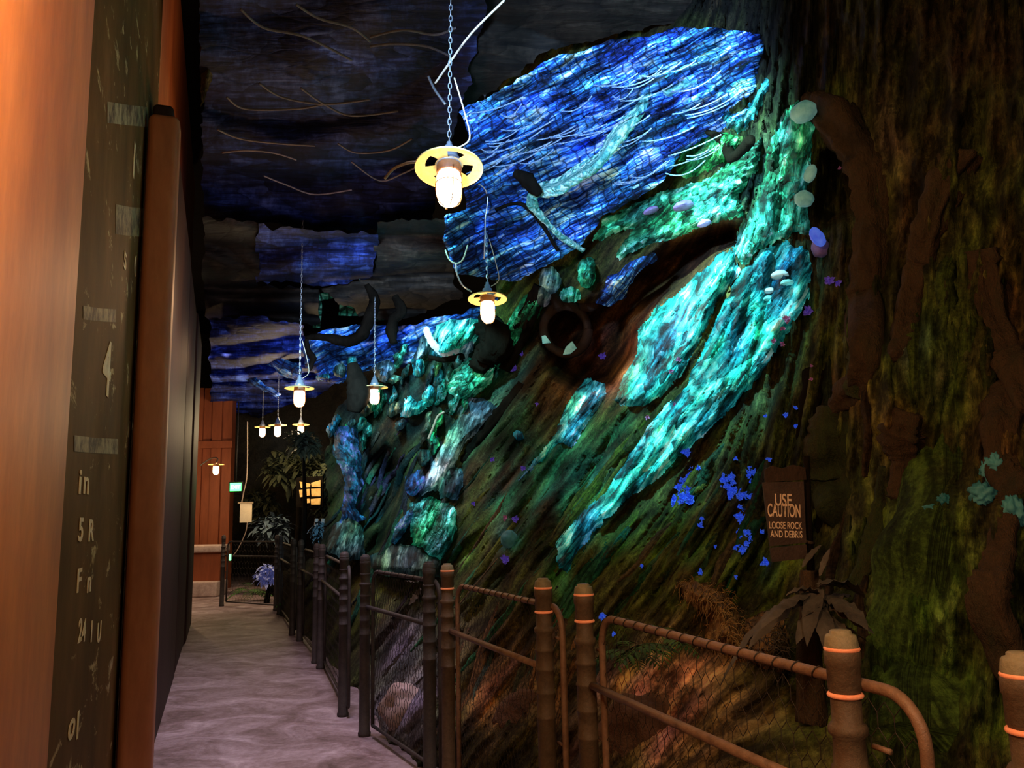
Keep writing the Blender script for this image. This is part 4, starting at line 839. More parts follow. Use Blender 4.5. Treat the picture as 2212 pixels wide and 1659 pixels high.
leafy('drooping_plant', 1765, 1290, 2.62, [(1872, 1355, -.15, .055, .35), (1868, 1310, .1, .05, .4), (1840, 1400, -.25, .05, .3), (1800, 1415, -.25, .045, .3), (1690, 1380, -.15, .05, .4), (1640, 1318, -.05, .05, .45), (1850, 1290, .05, .055, .2), (1885, 1340, 0, .05, .3), (1720, 1310, -.1, .05, .4), (1670, 1290, 0, .045, .4), (1735, 1400, -.2, .04, .3), (1845, 1345, -.2, .055, .3), (1655, 1370, -.2, .045, .4), (1625, 1400, -.1, .05, .5), (1700, 1268, .1, .05, .3), (1830, 1275, .15, .045, .3), (1600, 1420, 0, .05, .6)], M['leafdry'], 'large grey brown plant with drooping leaves around the sign post')
leafy('pale_leaf', 1752, 1240, 2.68, [(1775, 1178, .05, .022, .1), (1792, 1188, .1, .02, .1)], M['leafdry'], 'two small upright pale leaves growing beside the sign post')
def grass_mound(name, poly, label, mat, depth_off, blade, n, seed, tint_mat):
    o = sheet(name, poly, tint_mat, off=.5, edge=50, sink=.05, step=5, k=.4, strand=.03, sw=10, sl=60, tint=(1.5, 1.45, 1.3)); put(o, label, 'grass')
    r = random.Random(seed); g = G(); P = np.array(poly, float); x0, y0 = P.min(0); x1, y1 = P.max(0); cnt = 0
    me = o.data; vv = [v.co.copy() for v in me.vertices]
    for i in range(n):
        c = r.choice(vv); tip = c + Vector((r.uniform(-.5, .5), -.4 + r.uniform(-.4, .1), r.uniform(-.9, .5))).normalized() * blade * r.uniform(.5, 1.2)
        mid = (c + tip) / 2 + Vector((0, -.01, .012)); g.tube([c, mid, tip], [.0022, .0016, .0004], 3, caps=False)
    put(mk('grass_blades', g.mesh('grass_blades'), mat, o), kind='stuff'); return o
M['strawbase'] = weave('straw_mound', [(.2, (.06, .034, .012)), (.5, (.22, .12, .04)), (.75, (.42, .25, .085)), (.9, (.6, .42, .16))], fib=(90, 12), cell=(40, 20), bstr=.8)
M['fernbase'] = weave('fern_mound', [(.2, (.006, .012, .004)), (.5, (.03, .06, .016)), (.75, (.08, .16, .04)), (.9, (.18, .30, .10))], fib=(90, 20), cell=(60, 30), bstr=.8)
grass_mound('dry_grass_mound', [(1448, 1262), (1480, 1240), (1530, 1250), (1580, 1275), (1608, 1320), (1625, 1380), (1640, 1430), (1560, 1425), (1500, 1400), (1520, 1340), (1475, 1310)], 'tan mound of dry grass left of the sign behind the rail', M['straw'], .3, .06, 900, 4, M['strawbase'])
grass_mound('dry_thatch', [(1600, 1330), (1650, 1310), (1705, 1330), (1720, 1400), (1700, 1470), (1600, 1440), (1590, 1390)], 'grey dry thatch between the dry grass mound and the sign stump', M['leafdry'], .2, .06, 400, 5, M['strawbase'])
def fern(px, py, Y, R_, n, label, seed, up=.5):
    r = random.Random(seed); base = at(px, py, Y); t = thing('fern', base, label, 'fern')
    for i in range(n):
        a = 2 * PI * i / n + r.uniform(-.3, .3); g = G(); d = Vector((math.cos(a), math.sin(a) * .7 - .25, up + r.uniform(-.2, .3))).normalized(); L = R_ * r.uniform(.7, 1.1)
        pts = [base + d * L * u + Vector((0, 0, -.55 * L * u * u)) for u in np.linspace(0, 1, 10)]
        g.tube(pts, .002, 4)
        for k in range(1, 10):
            tg = (pts[k] - pts[k - 1]).normalized(); sd = tg.cross(Vector((0, 0, 1))).normalized(); l2 = L * .28 * math.sin(PI * (k / 10) * .85 + .25)
            for s_ in (-1, 1): leaf(g, pts[k], sd * s_ + tg * .5, l2, l2 * .16, .3, n=3)
        mk('frond', g.mesh('frond'), M['fern'], t)
    return t
fern(1440, 1395, 3.0, .22, 9, 'bright green fern behind the top rail left of the dry grass', 1)
fern(1370, 1420, 3.1, .20, 8, 'darker fern low beside the paired posts', 2)
fern(655, 1300, 12.8, .45, 8, 'shadowy fern behind the sixth fence section', 3)
fern(540, 1280, 14.9, .5, 8, 'shadowy leafy plant behind the far fence section', 4)

# ------------------------------------------------------------------ flowers and fungi on the rock
def flower_mesh(seed, npet=11):
    r = random.Random(seed); g = G()
    for i in range(npet):
        a = 2 * PI * i / npet + r.uniform(-.3, .3); el = r.uniform(.0, 1.3)
        d = Vector((math.cos(a) * math.cos(el), -math.sin(el), math.sin(a) * math.cos(el)))
        leaf(g, Vector((0, 0, 0)), d, r.uniform(.6, 1.1), r.uniform(.22, .36), .25, up=Vector((0, -1, .01)), fold=.35, n=4, wav=.15)
    return g.mesh('petals')
FM = [flower_mesh(i) for i in range(4)]
for m_ in FM: m_.materials.append(M['blossom'])
FMV = [f.copy() for f in FM]; [(m_.materials.clear(), m_.materials.append(M['violet'])) for m_ in FMV]
FMP = [f.copy() for f in FM]; [(m_.materials.clear(), m_.materials.append(M['pink'])) for m_ in FMP]
rf = random.Random(11)
def blossom(px, py, rad, label, group, meshes=FM, lift=.03, name='blue_blossom', cat='flower'):
    Y = wy(px, py) - lift; p = at(px, py, Y); o = bpy.data.objects.new(name, meshes[rf.randrange(4)]); C.objects.link(o)
    o.location = p; s = rad * mpp(Y); o.scale = (s, s, s); o.rotation_euler = (rf.uniform(-.4, .4), rf.uniform(0, 6.3), rf.uniform(-.4, .4))
    return put(o, label, cat, group)
def cluster(cx, cy, rx, ry, n, rad, label, group, **kw):
    for i in range(n):
        t = rf.uniform(0, 2 * PI); q = math.sqrt(rf.random()); blossom(cx + rx * q * math.cos(t), cy + ry * q * math.sin(t), rad * rf.uniform(.75, 1.2), label, group, **kw)
cluster(1474, 1072, 22, 34, 20, 13, 'blue blossom in the tall dense bunch left of the other bunches', 'tall left bunch of blue blossoms')
cluster(1488, 1022, 10, 18, 5, 11, 'blue blossom in the tall dense bunch left of the other bunches', 'tall left bunch of blue blossoms')
cluster(1482, 980, 8, 12, 4, 10, 'blue blossom in the small bunch just under the teal stream', 'small blue bunch under the teal stream')
cluster(1572, 1048, 17, 22, 12, 12, 'blue blossom in the upper middle bunch', 'upper middle bunch of blue blossoms')
cluster(1602, 1072, 26, 12, 9, 11, 'blue blossom in the bridge between the middle bunches', 'bridging bunch of blue blossoms')
cluster(1624, 1030, 10, 20, 6, 11, 'blue blossom in the right hand upper bunch', 'right upper bunch of blue blossoms')
cluster(1600, 1108, 12, 14, 6, 11, 'blue blossom in the narrow lower stem of the bunch', 'lower stem of blue blossoms')
cluster(1604, 1165, 16, 24, 12, 12, 'blue blossom in the lowest dense bunch left of the sign', 'lowest bunch of blue blossoms')
for x, y, r_, lab in [(1655, 1214, 14, 'single large blue blossom below the left corner of the sign'), (1512, 1136, 10, 'single blue blossom below the tall left bunch'), (1516, 1120, 8, 'little blue blossom just above a single one under the tall bunch'), (1644, 1150, 9, 'blue blossom at the left edge of the sign board'),
                      (1661, 992, 8, 'small blue blossom above the sign header'), (1588, 990, 7, 'dim blue blossom above the upper middle bunch'), (1508, 1012, 8, 'small blue blossom right of the tall bunch'), (1697, 898, 9, 'blue blossom, middle of three high on the moss'), (1717, 882, 9, 'blue blossom, topmost of three high on the moss'), (1719, 920, 9, 'blue blossom, lowest of three high on the moss'), (1653, 899, 6, 'tiny blue blossom left of the three high ones'),
                      (1512, 1236, 9, 'pale blue blossom above the dry grass mound'), (1387, 1222, 7, 'dim blue blossom low on the moss above the rail'), (1590, 1246, 6, 'tiny grey blue blossom above the dry grass mound'), (1543, 1181, 6, 'tiny dark blue blossom left of the lowest bunch'), (1300, 1330, 12, 'flat blue blossom beside the right paired post'), (1326, 1369, 7, 'bright blue blossom under the top rail')]:
    blossom(x, y, r_, lab, None, lift=.05 if y < 1320 else .55)
for x, y, r_, lab in [(985, 1030, 14, 'violet blue flower at the foot of the grey root slab'), (970, 1042, 12, 'violet blue flower lying left of the slab foot'), (1110, 775, 12, 'violet flower above the dark bank right of the pod'), (1112, 798, 14, 'largest violet flower on the dark bank'), (1126, 765, 9, 'small violet flower at the top of the dark bank'), (1062, 992, 9, 'small blue flower on the moss slope'), (1130, 1012, 9, 'dark violet flower on the moss slope'), (1114, 1122, 12, 'pale violet flower above the teal ball'), (1023, 1086, 7, 'tiny violet flower right of the glowing heap'), (1160, 872, 6, 'tiny violet flower under the cave'), (940, 942, 7, 'blue flower left of the grey slab'), (1092, 1208, 14, 'dark blue and white speckled flower above the fence'), (1745, 672, 16, 'violet flower on the dark edge right of the teal stream'), (1702, 655, 16, 'purple flower on the right rim of the teal stream'), (1790, 608, 16, 'dusky purple flower on the dark moss right of the stream'), (1300, 770, 12, 'dim violet flower inside the cave'), (1808, 612, 12, 'second dusky purple flower on the dark moss')]:
    blossom(x, y, r_, lab, None, FMV, .08, 'violet_flower')
for x, y, r_, lab in [(1700, 690, 13, 'pink flower under the purple one on the stream rim'), (1690, 712, 10, 'small pink flower lower on the stream rim'), (1670, 738, 9, 'pink flower at the low end of the stream rim'), (1688, 744, 9, 'reddish flower beside the lowest pink one'), (1752, 792, 6, 'tiny pink flower beneath the dark edge'), (1752, 820, 7, 'lowest tiny pink flower by the dark trunk'), (1466, 778, 10, 'pink flower on the teal cave lobe'), (1450, 802, 9, 'pale pink flower lower on the teal cave lobe'), (1398, 902, 8, 'pink bud at the small hollow in the teal stream'), (1814, 364, 7, 'pink bud inside the arched hollow'), (1090, 1118, 8, 'dull red flower left of the teal ball'), (1455, 875, 8, 'pink bud on the upper stream')]:
    blossom(x, y, r_, lab, None, FMP, .18, 'pink_flower')
def bracket(px, py, rx, ry, mat, label, lift=.12, name='bracket_fungus', cat='fungus', tilt=0, ball=False, rag=0):
    Y = wy(px, py) - lift; p = at(px, py, Y); bm = bmesh.new(); bmesh.ops.create_uvsphere(bm, u_segments=32, v_segments=22, radius=1)
    for v in bm.verts:
        q = v.co.copy(); k = 1 + .12 * nz(q.x * 2 + px, q.y * 2, q.z * 2)
        if not ball and q.z < 0: v.co.z *= .45
        if rag: k += rag * noise.fractal(q * 2.4 + Vector((px, py, 0)), 1.0, 2.0, 4)
        v.co *= k
    me = bpy.data.meshes.new(name); bm.to_mesh(me); bm.free(); me.polygons.foreach_set('use_smooth', [True] * len(me.polygons))
    me.transform(Matrix.Translation(p) @ Matrix.Rotation(math.radians(tilt), 4, 'Y') @ Matrix.Diagonal((rx * mpp(Y), rx * mpp(Y), ry * mpp(Y), 1)))
    return put(mk(name, me, M[mat]), label, cat)
bracket(1685, 596, 19, 13, 'fungus', 'largest white bracket fungus on the upper teal stream', .22)
bracket(1662, 630, 13, 9, 'fungus', 'second white bracket fungus below the largest one', .22)
bracket(1660, 646, 11, 8, 'paleball', 'small pale blue fungus under the two white brackets', .22)
bracket(1700, 612, 14, 9, 'paleball', 'pale blue fungus beside the largest white bracket', .2)
bracket(1737, 430, 21, 19, 'paleball', 'smooth pale teal ball on the right rim of the green column', .30, 'pale_ball', 'ball', 20, True)
bracket(1736, 242, 30, 24, 'paleball', 'pale ribbed ball capping the top of the green column', .34, 'pale_ball', 'ball', -20, True)
bracket(1750, 375, 13, 22, 'paleball', 'small grey folded fungus above the smooth pale ball', .3, 'folded_fungus', 'fungus', 20, True)
bracket(1766, 512, 14, 24, 'blueglow', 'deep blue glowing bulb at the right end of the column', .22, 'glowing_bulb', 'bulb', -30, True)
bracket(1772, 535, 20, 22, 'shell', 'smoky translucent looking orb below the blue bulb', .12, 'dusky_orb', 'ball', 0, True)
bracket(1477, 447, 24, 13, 'shell', 'mauve shell fungus lying on the pale mossy lip', .42, 'shell_fungus', 'fungus', -8)
bracket(1407, 456, 18, 9, 'shell', 'small mauve shell fungus left on the pale mossy lip', .42, 'shell_fungus', 'fungus', -15)
bracket(1522, 484, 16, 10, 'shell', 'grey shell fungus under the mossy lip', .40, 'shell_fungus', 'fungus', -15)
bracket(1100, 1165, 18, 20, 'paleball', 'round dim teal ball on the moss above the fence', .15, 'teal_ball', 'ball', 0, True).data.materials[0] = M['lichen']
for x, y, rx, ry, lab in [(2138, 1030, 20, 34, 'large pale teal lichen lobe on the right trunk'), (2122, 1068, 24, 24, 'lower teal lichen lobe on the right trunk'), (2152, 1005, 15, 20, 'upper small lichen lobe on the right trunk'), (2018, 1104, 26, 15, 'dim blue lichen flake on the mossy trunk'), (2040, 1082, 13, 13, 'small lavender lichen flake by the blue one'), (2190, 1105, 22, 34, 'grey green lichen at the right edge')]:
    bracket(x, y, rx, ry, 'lichen', lab, .02, 'lichen_lobe', 'lichen', 0, True, .55)

# ------------------------------------------------------------------ roots and trunks
def wroot(pts, rad, mat, label, lift=.0, **kw):
    return root([(x, y, wy(x, y) - lift + .45 * max(rad)) for x, y in pts], [r * 1.05 for r in rad], mat, label, n=22, m=10, **{'jit': .55, **kw})
wroot([(1748, 235), (1790, 262), (1840, 318), (1878, 385), (1886, 470), (1880, 560), (1872, 660), (1880, 780), (1840, 860), (1790, 900)], [.06, .085, .085, .075, .065, .07, .075, .07, .06, .04], M['bark'], 'arched bark root framing the dark hollow right of the green column', .04)
wroot([(2080, 330), (2040, 400), (2005, 500), (1985, 590), (1960, 680), (1935, 780)], [.06, .055, .05, .045, .04, .03], M['bark'], 'slanting brown root high on the right trunk', .03)
wroot([(2125, 540), (2135, 640), (2165, 740), (2200, 820), (2240, 900)], [.05, .06, .06, .05, .05], M['bark'], 'brown root bending to the right edge', .03)
wroot([(2190, 830), (2170, 920), (2172, 1000), (2195, 1080)], [.05, .055, .05, .05], M['bark'], 'knotted root above the teal lichen', .02)
wroot([(2170, 1000), (2185, 1060), (2160, 1210), (2140, 1290), (2170, 1390), (2210, 1470)], [.02, .025, .035, .05, .05, .05], M['bark'], 'brown root snaking down behind the right edge post', .05)
wroot([(1772, 800), (1752, 900), (1748, 1000), (1752, 1080), (1760, 1150)], [.05, .05, .045, .04, .035], M['darkwood'], 'dark trunk rising behind the caution sign', -.02)
wroot([(1905, 690), (1880, 790), (1860, 860)], [.05, .07, .05], M['mossbark'], 'mossy knob joining the arched root', .0)
wroot([(1815, 880), (1808, 960), (1812, 1040), (1830, 1100)], [.06, .10, .11, .08], M['mossbark'], 'pale mossy slab right of the sign post', .02)
wroot([(1965, 890), (1950, 940), (1960, 1000), (1940, 1080)], [.04, .06, .045, .03], M['bark'], 'reddish bare knot in the moss right of the slab', .02)
wroot([(1915, 1010), (1905, 1090), (1880, 1180), (1850, 1260), (1810, 1300)], [.02, .025, .03, .03, .02], M['mossbark'], 'thin green root curving down right of the sign', .03)
wroot([(2110, 640), (2090, 800), (2080, 960), (2080, 1120), (2060, 1300), (2050, 1500), (2050, 1700)], [.16, .17, .18, .19, .22, .25, .28], M['moss'], 'broad mossy trunk at the right foot of the slope', -.10, jit=.25, tint=(.055, .10, .018))
wroot([(1130, 830), (1080, 900), (1030, 960), (1000, 1000)], [.05, .06, .05, .03], M['darkwood'], 'dark diagonal root separating the slab from the moss slope', .05)
wroot([(1052, 705), (1068, 740), (1046, 770), (1030, 800)], [.10, .13, .10, .06], M['darkwood'], 'dark knotted stump under the second lantern', .75)
wroot([(1165, 620), (1140, 680), (1118, 740), (1092, 800)], [.05, .06, .07, .06], M['darkwood'], 'dark trunk left of the brown hoop', .35)
# driftwood silhouettes in front of the far canopy
root([(792, 615, 9.6), (808, 650, 9.6), (796, 690, 9.5), (782, 722, 9.5), (752, 738, 9.5), (712, 730, 9.5), (665, 728, 9.6)], [.03, .06, .07, .075, .07, .05, .03], M['darkwood'], 'dark driftwood branch hooking left in front of the blue strip', name='driftwood_branch', cat='branch')
root([(852, 640, 9.4), (866, 670, 9.4), (850, 690, 9.4), (846, 715, 9.4), (852, 742, 9.4)], [.04, .06, .05, .07, .04], M['darkwood'], 'dark hooked driftwood stub right of the larger branch', name='driftwood_branch', cat='branch')
root([(662, 728, 9.6), (664, 755, 9.6), (676, 775, 9.6), (668, 800, 9.6)], [.02, .03, .04, .02], M['darkwood'], 'short dark stub hanging from the left end of the blue strip', name='driftwood_branch', cat='branch')
root([(760, 785, 9.2), (766, 815, 9.2), (772, 850, 9.2), (764, 890, 9.2)], [.06, .10, .12, .07], M['darkwood'], 'dark stump standing left of the fourth lantern', name='driftwood_stump', cat='branch')
root([(1000, 770, 8.0), (960, 778, 8.1), (925, 770, 8.2)], [.035, .03, .015], M['darkwood'], 'dark branch under the netted bundle', name='driftwood_branch', cat='branch')
# white beaded loop
g = G()
pts = [at(x, y, 8.1) for x, y in ((922, 715), (930, 735), (944, 752), (960, 762), (985, 756), (1010, 735))]
for q in smooth_path(pts, 2):
    g.lathe([(0, .05), (.030, .03), (.038, 0), (.030, -.03), (0, -.05)], 10, q)
g.tube(smooth_path(pts, 3), .008, 5)
put(mk('bead_strand', g.mesh('bead_strand'), M['fungus']), 'white beaded strand curving under the netted bundle', 'beads')

# horned hoop totem before the cave
Yh = wy(1225, 735) - 1.35
th = thing('horned_hoop', at(1222, 770, Yh), 'dark brown wrapped hoop with two curved horns before the cave', 'hoop')
g = G(); ring = [at(1222 + 48 * math.cos(a), 712 + 52 * math.sin(a), Yh) for a in np.linspace(0, 2 * PI, 41)]
mk('ring', g.tube(ring, .042, 10, .4, caps=False).mesh('ring'), M['brownhoop'], th)
for pts, rr_ in (([(1208, 668), (1196, 640), (1180, 618), (1168, 592)], [.07, .055, .035, .01]), ([(1250, 662), (1280, 655), (1290, 632), (1280, 606), (1262, 588)], [.06, .065, .055, .035, .01])):
    P = smooth_path([at(x, y, Yh) for x, y in pts], 6); mk('horn', G().tube(P, interp(rr_, len(P)), 10, .15).mesh('horn'), M['brownhoop'], th)
for pl in ([(1170, 726), (1178, 724), (1190, 740), (1172, 742)], [(1230, 742), (1236, 737), (1246, 752), (1232, 764), (1216, 766), (1222, 750)]):
    quad_board(pl, Yh - .07, .02, 'pale_shard', M['paleball'], th)

# green slatted dome hut seen through the net
Yd = 12.4
td = thing('mesh_dome_hut', at(782, 700, Yd), 'green lit slatted dome hut with a spire behind the branches', 'hut')
def slat(pl, nm, tint): o = sheet(nm, pl, M['slat'], depth=lambda a, b: np.full(np.shape(a), Yd), off=.12, edge=40, sink=0, step=4, jitter=1, k=.15, strand=.0, tint=tint); o.parent = td; o.location = -td.location; return o
slat([(672, 672), (690, 634), (735, 622), (782, 618), (835, 630), (895, 652), (890, 660), (840, 655), (780, 640), (735, 640), (695, 650)], 'roof', (1, 1, 1))
slat([(675, 655), (692, 640), (696, 660), (692, 708), (676, 708)], 'corner_post', (.6, .6, .6))
slat([(735, 645), (788, 645), (784, 682), (732, 682)], 'slatted_window', (.75, .75, .75))
slat([(836, 640), (892, 652), (888, 664), (832, 662)], 'eave', (.9, .9, .8))
slat([(788, 680), (830, 668), (836, 690), (790, 700)], 'lower_slats', (.4, .5, .6))
mk('spire', G().tube([at(781, 622, Yd), at(781, 605, Yd), at(780, 592, Yd), at(780, 574, Yd)], [.06, .035, .014, .008], 8).mesh('spire'), M['paleball'], td)

# ------------------------------------------------------------------ far end of the path
t = thing('wall_lantern', at(467, 1003, 16), 'lone bright lantern by the red brown wall at the far end', 'lantern')
for nm, me_ in (('globe', L_globe), ('socket', L_sock), ('wire_guard', L_cage), ('shade', L_shade)): mk(nm, me_, None, t, True)
mk('bracket_arm', G().tube(smooth_path([(0, 0, .02), (0, .05, .12), (-.2, .2, .12), (-.42, .3, 0)], 5), .015, 7).mesh('bracket_arm'), M['darkpost'], t, True)
p0 = at(452, 1100, 17.5)
t = thing('container_wall', (p0.x, p0.y, 0), 'red brown ribbed container end wall beyond the dark panels', 'container')
g = G()
for i in range(8):
    g.box((-1.2 + i * .2, .0 + (.06 if i % 2 else 0), 0), (-1.0 + i * .2, .3, 4.2))
mk('ribbed_side', flatish(g.mesh('ribbed_side')), M['panelF'], t, True)
mk('top_beam', flatish(G().box((-1.25, -.05, 2.9), (.45, .1, 3.05)).mesh('top_beam')), M['panelF'], t, True)
pb2 = at(444, 1180, 15.8)
t = thing('stone_ledge', (pb2.x, pb2.y, 0), 'pale topped stone ledge at the far end of the path', 'ledge')
mk('ledge_top', bevel(G().box((-1.2, 0, pb2.z - .12), (.30, .5, pb2.z + .02)).mesh('ledge_top'), .03), M['stone'], t, True)
mk('ledge_base', flatish(G().box((-1.15, .06, .28), (.26, .5, pb2.z - .12)).mesh('ledge_base')), M['panelF'], t, True)
mk('plinth', bevel(G().box((-1.3, -.15, 0), (.28, .5, .28)).mesh('plinth'), .03), M['stone'], t, True)
# exit sign
p = at(509, 1052, 15.5); t = thing('exit_sign', p, 'small glowing green exit sign at the far end', 'exit sign')
mk('housing', bevel(G().box((-.13, 0, -.10), (.13, .06, .10)).mesh('housing'), .008, 2), M['black'], t, True)
mk('lit_face', flatish(G().box((-.105, -.006, -.075), (.105, .0, .075)).mesh('lit_face')), M['exit'], t, True)
me = text_mesh('EXIT', .085, 'lettering', 0.0); me.transform(Matrix.Translation((0, -.008, -.03)) @ Matrix.Rotation(PI / 2, 4, 'X')); me.materials.append(M['exitw']); mk('lettering', me, None, t, True)
mk('drop_rod', G().tube([(0, .03, .10), (0, .03, 1.6)], .012, 6).mesh('drop_rod'), M['black'], t, True)
# cream notice board on a rope
p = at(531, 1108, 14.6); t = thing('notice_board', p, 'blank cream notice board hung above the far fence', 'notice board')
mk('sheet', bevel(G().box((-.105, 0, -.165), (.105, .012, .165)).mesh('sheet'), .006, 2), M['paper'], t, True)
mk('batten', flatish(G().box((-.14, -.01, .16), (.12, .02, .19)).mesh('batten')), M['cream'], t, True)
mk('hanging_rope', G().tube(smooth_path([(-.08, .005, .18), (-.05, .005, .36), (.0, .005, .7), (-.02, .005, 1.6)], 5), .012, 6).mesh('hanging_rope'), M['cord'], t, True)
mk('tail_rope', G().tube(smooth_path([(.03, .005, -.16), (.0, .005, -.35), (-.12, .0, -.62), (-.22, .0, -.75)], 5), .010, 6).mesh('tail_rope'), M['cord'], t, True)
p = at(497, 1204, 13.6); t = thing('green_marker', p, 'tiny green marker light low on the far fence post', 'marker light')
mk('lens', bevel(G().box((-.018, -.012, -.05), (.018, .012, .05)).mesh('lens'), .008, 2), M['greenled'], t, True)
mk('clip', bevel(G().box((-.026, .010, -.06), (.026, .03, .06)).mesh('clip'), .004, 2), M['black'], t, True)
# amber lattice window of a hut among the trees
Yw = 15.0; p = at(674, 1062, Yw); t = thing('amber_window', p, 'amber lit lattice window glowing among dark foliage', 'window')
for i, pl in enumerate([[(647, 1040), (670, 1045), (669, 1052), (650, 1054)], [(672, 1043), (692, 1037), (692, 1052), (673, 1051)], [(646, 1058), (668, 1056), (669, 1070), (648, 1074)], [(672, 1056), (692, 1055), (692, 1072), (673, 1072)], [(656, 1078), (668, 1077), (669, 1086), (662, 1087)], [(671, 1078), (692, 1076), (691, 1090), (672, 1090)]]):
    quad_board(pl, Yw, .03, 'pane', M['pane'], t)
quad_board([(640, 1032), (698, 1028), (698, 1096), (640, 1096)], Yw + .05, .06, 'frame', M['darkwood'], t)
# foliage masses at the far end
def bush(px, py, Y, rx, ry, mat, label, n, seed, lsize=.12):
    r = random.Random(seed); c = at(px, py, Y); g = G()
    for i in range(n):
        a, b = r.uniform(0, 2 * PI), math.acos(r.uniform(-1, 1)); q = r.uniform(.4, 1) ** .6
        p = c + Vector((rx * mpp(Y) * q * math.sin(b) * math.cos(a), rx * mpp(Y) * .5 * q * math.sin(b) * math.sin(a), ry * mpp(Y) * q * math.cos(b)))
        leaf(g, p, Vector((r.uniform(-1, 1), r.uniform(-1, .4), r.uniform(-.7, .8))), lsize * r.uniform(.6, 1.4), lsize * .25, .4, n=3)
    t = thing('leafy_bush', Vector((c.x, c.y, 0)), label, 'bush')
    mk('foliage', g.mesh('foliage'), mat, t); mk('trunk', G().tube([Vector((c.x, c.y, 0)), Vector((c.x + .05, c.y, c.z * .6)), c], [.05, .04, .02], 7, .2).mesh('trunk'), M['darkwood'], t)
M['leafdark'] = mottled('dark_leaf', (.022, .028, .012), (.075, .085, .035), 6, .7)
M['leafblue'] = mottled('blue_grey_leaf', (.05, .08, .10), (.14, .20, .24), 6, .7)
M['leafpale'] = mottled('lavender_leaf', (.22, .25, .55), (.50, .58, .85), 6, .6, em=(.3, .35, .9), emstr=.05)
bush(640, 1010, 16.5, 70, 40, M['leafdark'], 'dark spreading tree crown above the amber window', 500, 1, .22)
bush(700, 1060, 15.5, 40, 60, M['leafdark'], 'dark bush right of the amber window', 350, 2, .2)
bush(590, 1140, 15.6, 40, 26, M['leafblue'], 'grey blue bush behind the far fence', 220, 3, .18)
bush(577, 1240, 14.4, 22, 18, M['leafpale'], 'pale lavender bush glowing behind the far fence', 160, 4, .12)
bush(560, 1085, 18, 40, 30, M['leafdark'], 'dim brown green shrubs behind the notice board', 260, 5, .2)
bush(690, 1145, 12.6, 16, 18, M['leafblue'], 'small pale bush left of the mossy mound', 120, 6, .10)
bush(655, 955, 13.5, 30, 24, M['leafdark'], 'dark hanging foliage under the far three lanterns', 200, 7, .16)
# broad pale leaf and twigs by the third fence section
leafy('dead_leaf_cluster', 905, 1250, 4.95, [(870, 1245, 0, .05, .1), (880, 1290, -.05, .04, .2), (912, 1235, .05, .03, .1)], M['leafdry'], 'pale brown dead leaves caught behind the third fence section')
cordline([(960, 890, 7.2), (945, 900, 7.2), (935, 925, 7.2), (925, 948, 7.2)], .010, M['cord'], 'pale forked twig left of the grey root slab', 'twig', 'twig')
# pink grey wicker post pieces
g = G()
for dx in (0, 14): g.tube([at(684 + dx, 1120, 12.9), at(682 + dx, 1140, 12.9), at(686 + dx, 1165, 12.9)], .03, 7, .3)
put(mk('broken_stump', g.mesh('broken_stump'), M['stone']), 'pale broken stump standing by the left end of the rock', 'stump')
# boulders behind the fence
for x, y, r_, lab, mat in [(880, 1535, 55, 'pale lilac boulder low behind the third fence section', 'stone'), (1400, 1590, 90, 'large reddish boulder behind the nearest fence section', 'brownrock'), (1140, 1560, 60, 'brown boulder behind the second fence section', 'brownrock')]:
    Y = wy(x, y) + .12; p = at(x, y, Y); bm = bmesh.new(); bmesh.ops.create_icosphere(bm, subdivisions=4, radius=1)
    for v in bm.verts: v.co *= 1 + .35 * noise.fractal(v.co * 1.3 + Vector((x, 0, 0)), 1, 2, 4)
    me = bpy.data.meshes.new('boulder'); bm.to_mesh(me); bm.free(); me.polygons.foreach_set('use_smooth', [True] * len(me.polygons))
    s = r_ * mpp(Y); me.transform(Matrix.Translation(p) @ Matrix.Diagonal((s, s * .7, s * .95, 1))); put(mk('boulder', me, M[mat]), lab, 'rock')
# rock lip above the left panels
o = sheet('rock_overhang', [(432, -60), (470, -60), (470, 60), (462, 130), (460, 170), (446, 200), (434, 230)], M['moss'], depth=lambda a, b: np.full(np.shape(a), 5.6), off=.15, edge=16, sink=-.05, step=5, tint=(.10, .075, .03), k=0)
put(o, 'mossy rock edge above the dark panels at upper left', 'rock')

# ------------------------------------------------------------------ light
def light(kind, loc, energy, col, size=.1, target=None, spot=None, blend=.5):
    ld = bpy.data.lights.new(kind.lower() + '_light', kind); ld.energy = energy; ld.color = col
    if kind == 'AREA': ld.size = size
    else: ld.shadow_soft_size = size
    o = bpy.data.objects.new(kind.lower() + '_light', ld); C.objects.link(o); o.location = loc
    if target is not None: o.rotation_euler = (Vector(target) - Vector(loc)).to_track_quat('-Z', 'Y').to_euler()
    if kind == 'SPOT': ld.spot_size = math.radians(spot); ld.spot_blend = blend
    return o
WARM = (1.0, .62, .30); CY = (.25, .85, 1.0)
light('POINT', (-.30, .85, 2.35), 52, WARM, .08)                              # lantern just behind the viewer, left
light('SPOT', (.7, -.2, 2.7), 62, (1.0, .64, .38), .12, at(1480, 1640, 2.1), 56, .9)  # unseen warm spot on the posts and bank, from behind the viewer
light('SPOT', (-.4, 2.6, 4.4), 1100, CY, .12, at(1500, 790, 4.8), 36, .6)        # teal wash on the root stream
light('SPOT', (-.2, 3.0, 4.5), 2300, (.45, 1.0, .85), .12, at(1560, 430, 4.8), 34, .6)
light('SPOT', (-.5, 2.0, 2.9), 1300, (.35, .6, 1.0), .12, at(1350, 260, 5.3), 44, .6)  # blue wash under the canopy
light('SPOT', (-1.2, 5.2, 3.3), 1200, (.40, .65, 1.0), .15, at(840, 745, 10.2), 34, .6)
light('SPOT', (-1.0, 4.4, 4.2), 1150, CY, .15, at(960, 900, 8.6), 40, .7)
light('SPOT', (-2.0, 6.5, 3.9), 900, (.35, .7, 1.0), .15, at(750, 1020, 10.8), 24, .7)
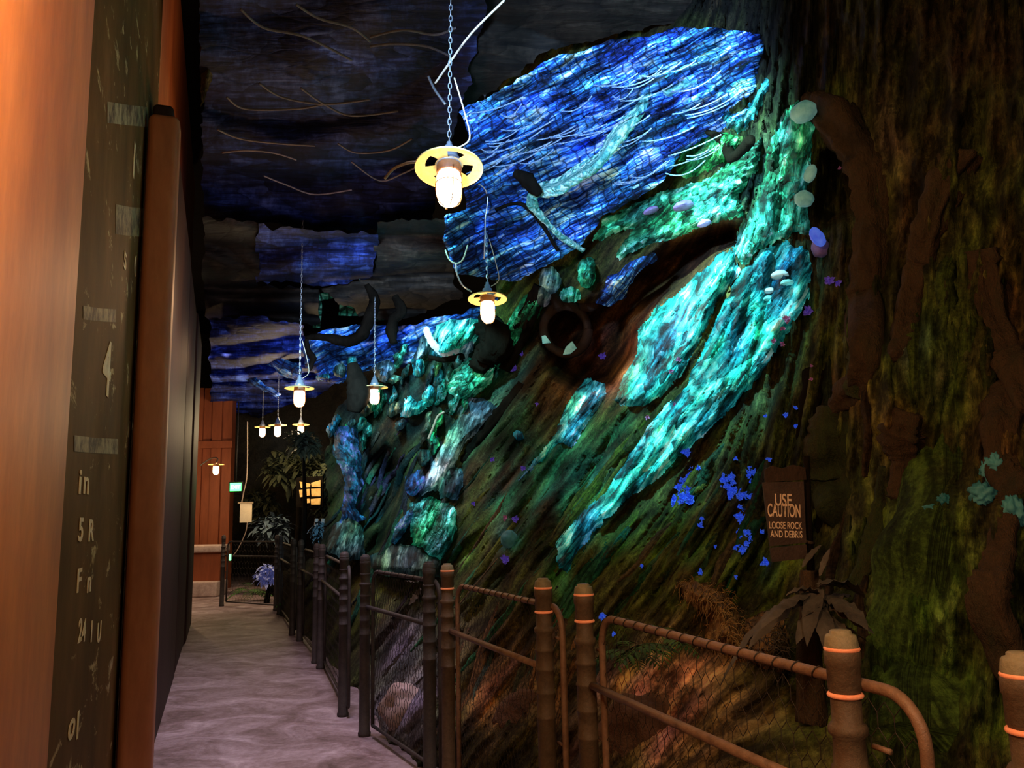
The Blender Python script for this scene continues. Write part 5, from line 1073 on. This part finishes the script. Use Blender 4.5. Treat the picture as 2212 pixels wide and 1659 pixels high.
light('SPOT', (-.9, 5.0, 2.7), 85, (.35, .42, 1.0), .2, at(650, 560, 9.5), 60, .8)
light('SPOT', (-2.2, 8.6, 2.6), 190, (.25, .4, 1.0), .2, at(570, 800, 15), 44, .8)
light('SPOT', (-1.2, 5.5, 4.1), 400, (.80, .66, .92), .3, (-1.9, 6.6, 0), 80, .9)    # cool wash on the path
light('SPOT', (-4.3, 12.2, 4.0), 620, (1.0, .72, .55), .3, (-5.3, 14.8, 0), 80, .9)
light('SPOT', (-.5, 3.6, 3.6), 150, (.9, .70, .80), .2, (-1.0, 4.5, 0), 38, .9)
light('POINT', (-1.75, 6.5, 3.1), 40, (1.0, .56, .28), .2)  # unseen lamp added to brighten the red brown panel
light('POINT', (-1.7, 6.4, 5.5), 7, (1.0, .58, .30), .2)  # added above the net, lights the red brown panel alone
light('POINT', (-2.9, 8.6, 3.1), 6, (1.0, .58, .30), .2)  # weak added fill further along the left panels
light('POINT', at(1420, 640, 5.0), 9, (1.0, .42, .18), .2)  # added warm fill, brightens the brown cave
light('POINT', at(1260, 790, 5.7), 7, (1.0, .42, .18), .2)  # second added fill at the cave mouth
light('POINT', (-6.6, 15.6, 2.0), 55, WARM, .1)
light('POINT', (-3.9, 14.4, 3.0), 120, (1.0, .75, .42), .3)  # added light to lift the far foliage out of black
light('POINT', (.55, .25, 1.75), 14, (1.0, .66, .42), .1)  # low fill added behind the viewer for the brown bank
light('POINT', (.5, 2.2, 3.4), 8, (.95, .85, .40), .4)                          # dim green fill on the moss
wd = bpy.data.worlds.new('world'); SC.world = wd; wd.use_nodes = True
bg = wd.node_tree.nodes['Background']; bg.inputs[0].default_value = (.5, .5, .6, 1); bg.inputs[1].default_value = .006
SC.view_settings.view_transform = 'Standard'; SC.view_settings.look = 'None'; SC.view_settings.exposure = 0; SC.view_settings.gamma = 1
SC.cycles.use_denoising = True
try: SC.cycles.denoiser = 'OPENIMAGEDENOISE'
except Exception: pass
SC.cycles.max_bounces = 5; SC.cycles.diffuse_bounces = 3; SC.cycles.sample_clamp_indirect = 6
